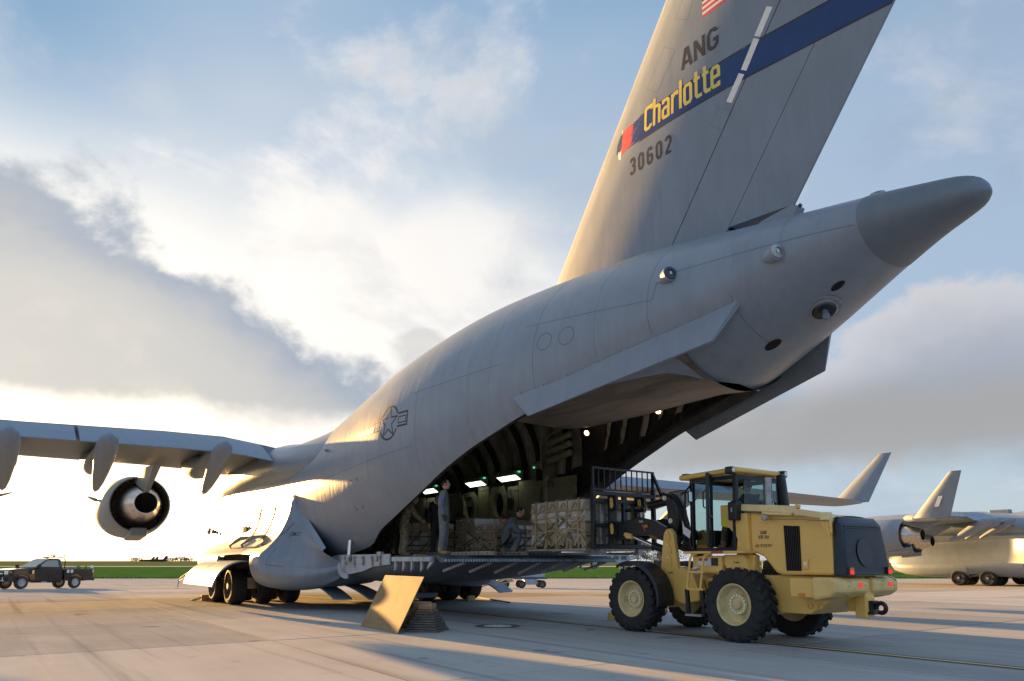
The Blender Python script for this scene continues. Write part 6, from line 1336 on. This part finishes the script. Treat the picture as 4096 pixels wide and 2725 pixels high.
    for x in (-1.95, -2.1, -2.6): m = MB(); m.lathe([(.08, -.02), (.1, 0), (.08, .02), (.06, 0), (.08, -.02)], (x, .75, 1.40), (0, 1, 0), 14); m.build('coil', K, T, smooth=40)
    m = MB(); m.lathe([(.001, -.08), (.09, -.06), (.10, .05), (.001, .08)], (-2.95, .85, 1.44), (0, 1, .2), 14); m.build('spot_light', MAT['headlamp'], T, smooth=40)
    for x in (-1.15, -1.42): m = MB(); m.box((x, 1.004, 1.14), (.17, .008, .2)); m.build('bed_label', MAT['paper'], T)
    m = MB(); m.box((-3.0, .94, .95), (.05, .06, .3)); m.build('tail_light', MAT['tail_red'], T); m = MB(); m.box((-2.97, 1.004, 1.18), (.06, .008, .22)); m.box((.45, 1.005, .44), (.35, .008, .03)); m.build('reflector_strip', MAT['reflector_tape'], T)
build_truck()
# ---------------------------------------------------------------- ground carts beyond the ramp
def build_carts():
    mat('cart_grey', (.34, .40, .45), .5, var=.1, dirt=(.2, .22, .24), ds=2); mat('cart_blue', (.05, .09, .13), .5); mat('cart_beige', (.62, .50, .32), .55, var=.1)
    z = zg(52); T = thing('service_cart', 'light grey four wheeled ground service cart beneath the ramp end', 'cart', (1.2, 52.2, z), R(8))
    for x in (-.62, .82):
        for y in (-.62, .62): wheel(T, (x, y, .27), .27, .17, .5, 'wheel', 'rubber_side', 'wheel_white')
    m = MB(); m.b2((-1.1, -.62, .62), (1.18, .62, .74)); m.build('chassis', MAT['cart_blue'], T, bevel=.02)
    m = MB(); m.b2((-.36, -.60, .24), (.5, .60, .62)); m.build('tank', MAT['cart_grey'], T, bevel=.02)
    m = MB(); m.b2((-1.0, -.58, .74), (.98, .58, 1.42)); m.build('housing', MAT['cart_grey'], T, bevel=.04)
    for x in (-.6, 0, .6): m = MB(); m.lathe([(.03, 0), (.001, .01)], (x, -.585, .82), (0, -1, 0), 10); m.build('fastener', MAT['steel'], T)
    m = MB(); m.tube([(-1.1, 0, .5), (-1.7, 0, .35), (-1.9, 0, .3)], .04, 8); m.build('drawbar', MAT['steel'], T)
    T = thing('light_cart', 'small beige trailer unit behind the grey service cart', 'cart', (-.55, 52.6, z), R(12))
    m = MB(); m.b2((-.6, -.5, .42), (.5, .5, .95)); m.build('housing', MAT['cart_beige'], T, bevel=.05); m = MB(); m.b2((-.75, -.3, .7), (-.6, .3, .9)); m.build('front_box', MAT['cart_beige'], T, bevel=.02)
    for y in (-.5, .5): wheel(T, (0, y, .27), .27, .17, .5, 'wheel', 'rubber_side', 'wheel_white')
    m = MB(); pts = [A2W(5, 3.5, .08), Vector((-4, 42, zg(42) + .03)), Vector((-2.2, 47, zg(47) + .05)), Vector((-.7, 51, z + .6))]; m.tube([pts[0], pts[0].lerp(pts[1], .5) - Vector((0, 0, .02)), pts[1], pts[2], pts[3]], .03, 6); tag(m.build('power_cable', MAT['hose'], None, smooth=50), 'black power cable running across the apron to the carts', 'cable')
build_carts()
# ---------------------------------------------------------------- distance: terminal, airliners, trees, poles, signs, fence
def build_far():
    mat('terminal', (.50, .50, .50), .7, var=.1); mat('terminal_glass', (.10, .13, .16), .2); mat('airliner', (.68, .70, .74), .35); mat('pole', (.25, .25, .26), .5, .5); mat('tail_blue', (.06, .10, .28), .5)
    at = lambda px, Y, z=0: Vector(((px - 2048) / 2950 * Y, Y, zg(Y) + z))
    T = thing('terminal_building', 'low pale airport building with flat canopy roof on the horizon', 'building', at(2410, 420))
    m = MB(); m.b2((-14, -6, 0), (14, 6, 5.2)); m.build('wall', MAT['terminal'], T); m = MB(); m.b2((4, -8, 6.6), (19, 8, 7.2)); m.build('roof', MAT['terminal'], T)
    for x in (6, 12, 18): m = MB(); m.b2((x - .2, -7, 0), (x + .2, -6.6, 6.6)); m.build('column', MAT['pole'], T)
    for k in range(6): m = MB(); m.b2((-12 + 4.2 * k, -6.05, 2), (-9 + 4.2 * k, -5.98, 4)); m.build('window', MAT['terminal_glass'], T)
    def jet(px, Y, label, s=1.0, rz=0, stripes=True):
        J = thing('airliner', label, 'airliner', at(px, Y), rz, 'distant airliners'); m = MB()
        m.loft([[(x, r * math.cos(2 * PI * k / 14) * 1.0, z + r * math.sin(2 * PI * k / 14)) for k in range(14)] for x, r, z in ((-16, .1, 3.4), (-15, 1.1, 3.2), (-12, 1.9, 3.2), (8, 1.9, 3.2), (14, 1.1, 3.8), (17, .3, 4.3))], True, True); m.build('fuselage', MAT['airliner'], J, smooth=50)
        m = MB(); m.slab([(11, 4.8), (16.2, 11.0), (18.6, 11.0), (16.6, 4.6)], -.15, .15); tl = m.build('tail_fin', MAT['airliner' if stripes else 'tail_blue'], J)
        if stripes:
            for k in range(4): z = 5.4 + 1.5 * k; m = MB(); m.slab([(11 + (z - 4.8) * .84, z), (11 + (z - 4.1) * .84, z + .7), (16.8 + (z - 4.1) * .3, z + .7), (16.6 + (z - 4.8) * .3, z)], -.17, .17); m.build('tail_stripe', MAT['decal_red'], tl)
        for s_ in (-1, 1): m = MB(); m.loft([[(x0 + c * u, s_ * y, 2.6 + y * .1 + h * .3) for u, h in ((0, 0), (.3, 1), (1, 0), (.3, -1))] for x0, c, y in ((-4, 6.5, 1.5), (3, 2, 16))], True, True); m.build('wing', MAT['airliner'], J)
        for s_ in (-1, 1): m = MB(); m.lathe([(.7, -1.6), (.95, -1), (.9, .5), (.6, 1.4)], (-3.2, s_ * 5.5, 1.7), (1, 0, 0), 14); m.build('engine', MAT['airliner'], J, smooth=40)
    jet(2475, 620, 'distant white airliner with red striped tail on the horizon', 1, R(10)); jet(2640, 640, 'distant white airliner farther right beyond the loader wheel', 1, R(170), False)
    for px, Y in ((455, 900), (545, 900), (640, 760)): pass
    for k, (px, Y) in enumerate(((604, 700), (618, 690), (648, 560))): 
        J = thing('distant_jet', ('leftmost small dark tail of a distant parked jet on the horizon', 'middle small dark tail of a distant parked jet on the horizon', 'larger dark tail of a distant parked jet right of two others')[k], 'jet', at(px, Y), R(15)); m = MB(); m.loft([[(x, r * math.cos(2 * PI * q / 12), 2.4 + r * math.sin(2 * PI * q / 12)) for q in range(12)] for x, r in ((-14, .1), (-11, 1.3), (6, 1.5), (12, .4))], True, True); m.build('fuselage', MAT['truck_trim'], J, smooth=50); m = MB(); m.slab([(5, 3.5), (9, 8), (11.5, 8), (11, 3.3)], -.12, .12); m.build('tail_fin', MAT['decal_navy'], J); J.scale = (.55, .55, .62)
    # light poles
    for k, (px, Y, h) in enumerate(((2508, 480, 17), (2545, 500, 17), (2420, 600, 15), (1180, 620, 18), (3080, 420, 15))):
        m = MB(); p = at(px, Y); m.tube([(0, 0, 0), (0, 0, h)], [.18, .10], 8); m.box((0, 0, h), (2.2, .3, .3)); o = m.build('light_pole', MAT['pole']); o.location = p; tag(o, ('tall thin light pole left of the airliner tail', 'tall thin light pole right of the airliner tail', 'faint pole beside the terminal canopy', 'faint distant pole seen behind the near sponson', 'distant pole behind the loader')[k], 'light pole', 'distant apron light poles')
    # taxiway sign
    S = thing('taxiway_sign', 'small black airfield sign with a white number two', 'sign', at(2484, 150), R(0)); m = MB(); m.b2((-.45, -.08, .1), (.45, .08, 1.3)); m.build('board', MAT['truck_trim'], S); m = MB(); text(m, '2', -.22, .35, .75, lambda u, v: (u, -.09, v), .2); m.build('numeral', MAT['decal_white'], S)
    # distant trees: individual crowns of leaf clumps
    mat('leaf_far', (.09, .10, .07), .9, var=.4, vs=.3); mat('trunk_far', (.05, .04, .03), .9); r = random.Random(12)  # leaf colour lightened, distance haze put into it
    def tree(p, h, w, label):
        Tt = thing('tree', label, 'tree', p, 0, 'trees on the far horizon'); m = MB(); m.tube([(0, 0, 0), (.1, 0, h * .35), (0, .1, h * .6)], [.3, .22, .1], 6); m.build('trunk', MAT['trunk_far'], Tt); m = MB()
        for k in range(170):
            t = r.uniform(0, 2 * PI); rr = w * math.sqrt(r.random()); zz = h * (.3 + .7 * r.random()); f = 1 - abs(zz / h - .6) * .9; c = Vector((rr * math.cos(t) * f, rr * math.sin(t) * f, zz)); s = r.uniform(.35, .9); q = [c + Vector((r.uniform(-s, s), r.uniform(-s, s), r.uniform(-s, s))) for _ in range(4)]; m.add(q, [(0, 1, 2), (0, 2, 3), (1, 2, 3)])
        m.build('crown', MAT['leaf_far'], Tt)
    k = 0; CN = {}
    for px, Y, h, w in ((2390, 520, 7, 8), (2440, 540, 8, 9), (2455, 560, 7, 7), (2555, 560, 8, 9), (2580, 540, 10, 10), (2610, 560, 11, 11), (2650, 560, 11, 10), (2700, 560, 9, 10), (560, 760, 4, 7), (700, 760, 4, 7), (735, 760, 5, 8), (760, 700, 4, 7), (1120, 600, 7, 9), (1150, 620, 7, 9), (3460, 300, 4, 6), (3520, 300, 4.5, 7), (3580, 300, 4, 6), (3640, 310, 4.5, 7), (3700, 300, 4.5, 7), (3760, 310, 4, 7), (3820, 300, 4.5, 7), (3900, 300, 4.5, 7), (3980, 300, 4.5, 7), (4060, 300, 4.5, 7)):
        k += 1; side = 'left of the aircraft' if px < 900 else ('behind the ramp' if px < 1300 else ('between terminal and loader' if px < 2750 else 'behind the second aircraft')); tree(at(px, Y), h, w, ('first second third fourth fifth sixth seventh eighth ninth tenth'.split()[CN.setdefault(side, -1) + 1]) + ' tree from the left in the dark row ' + side); CN[side] += 1
    # chain link fence on the right
    F = thing('airfield_fence', 'long grey chain link fence on the far right beyond the grass', 'fence', (0, 0, 0)); mat('fence_wire', (.22, .24, .24), .6, .4, alpha=.38)
    for k in range(40): x = 40 + 3 * k; Y = 128; m = MB(); m.tube([(x, Y, zg(Y)), (x, Y, zg(Y) + 2.2), (x, Y - .3, zg(Y) + 2.5)], .05, 6); m.build('post', MAT['pole'], F)
    m = MB(); m.add([(40, 128, zg(128)), (157, 128, zg(128)), (157, 128, zg(128) + 2.2), (40, 128, zg(128) + 2.2)], [(0, 1, 2, 3)]); m.build('mesh_panel', MAT['fence_wire'], F)
build_far()
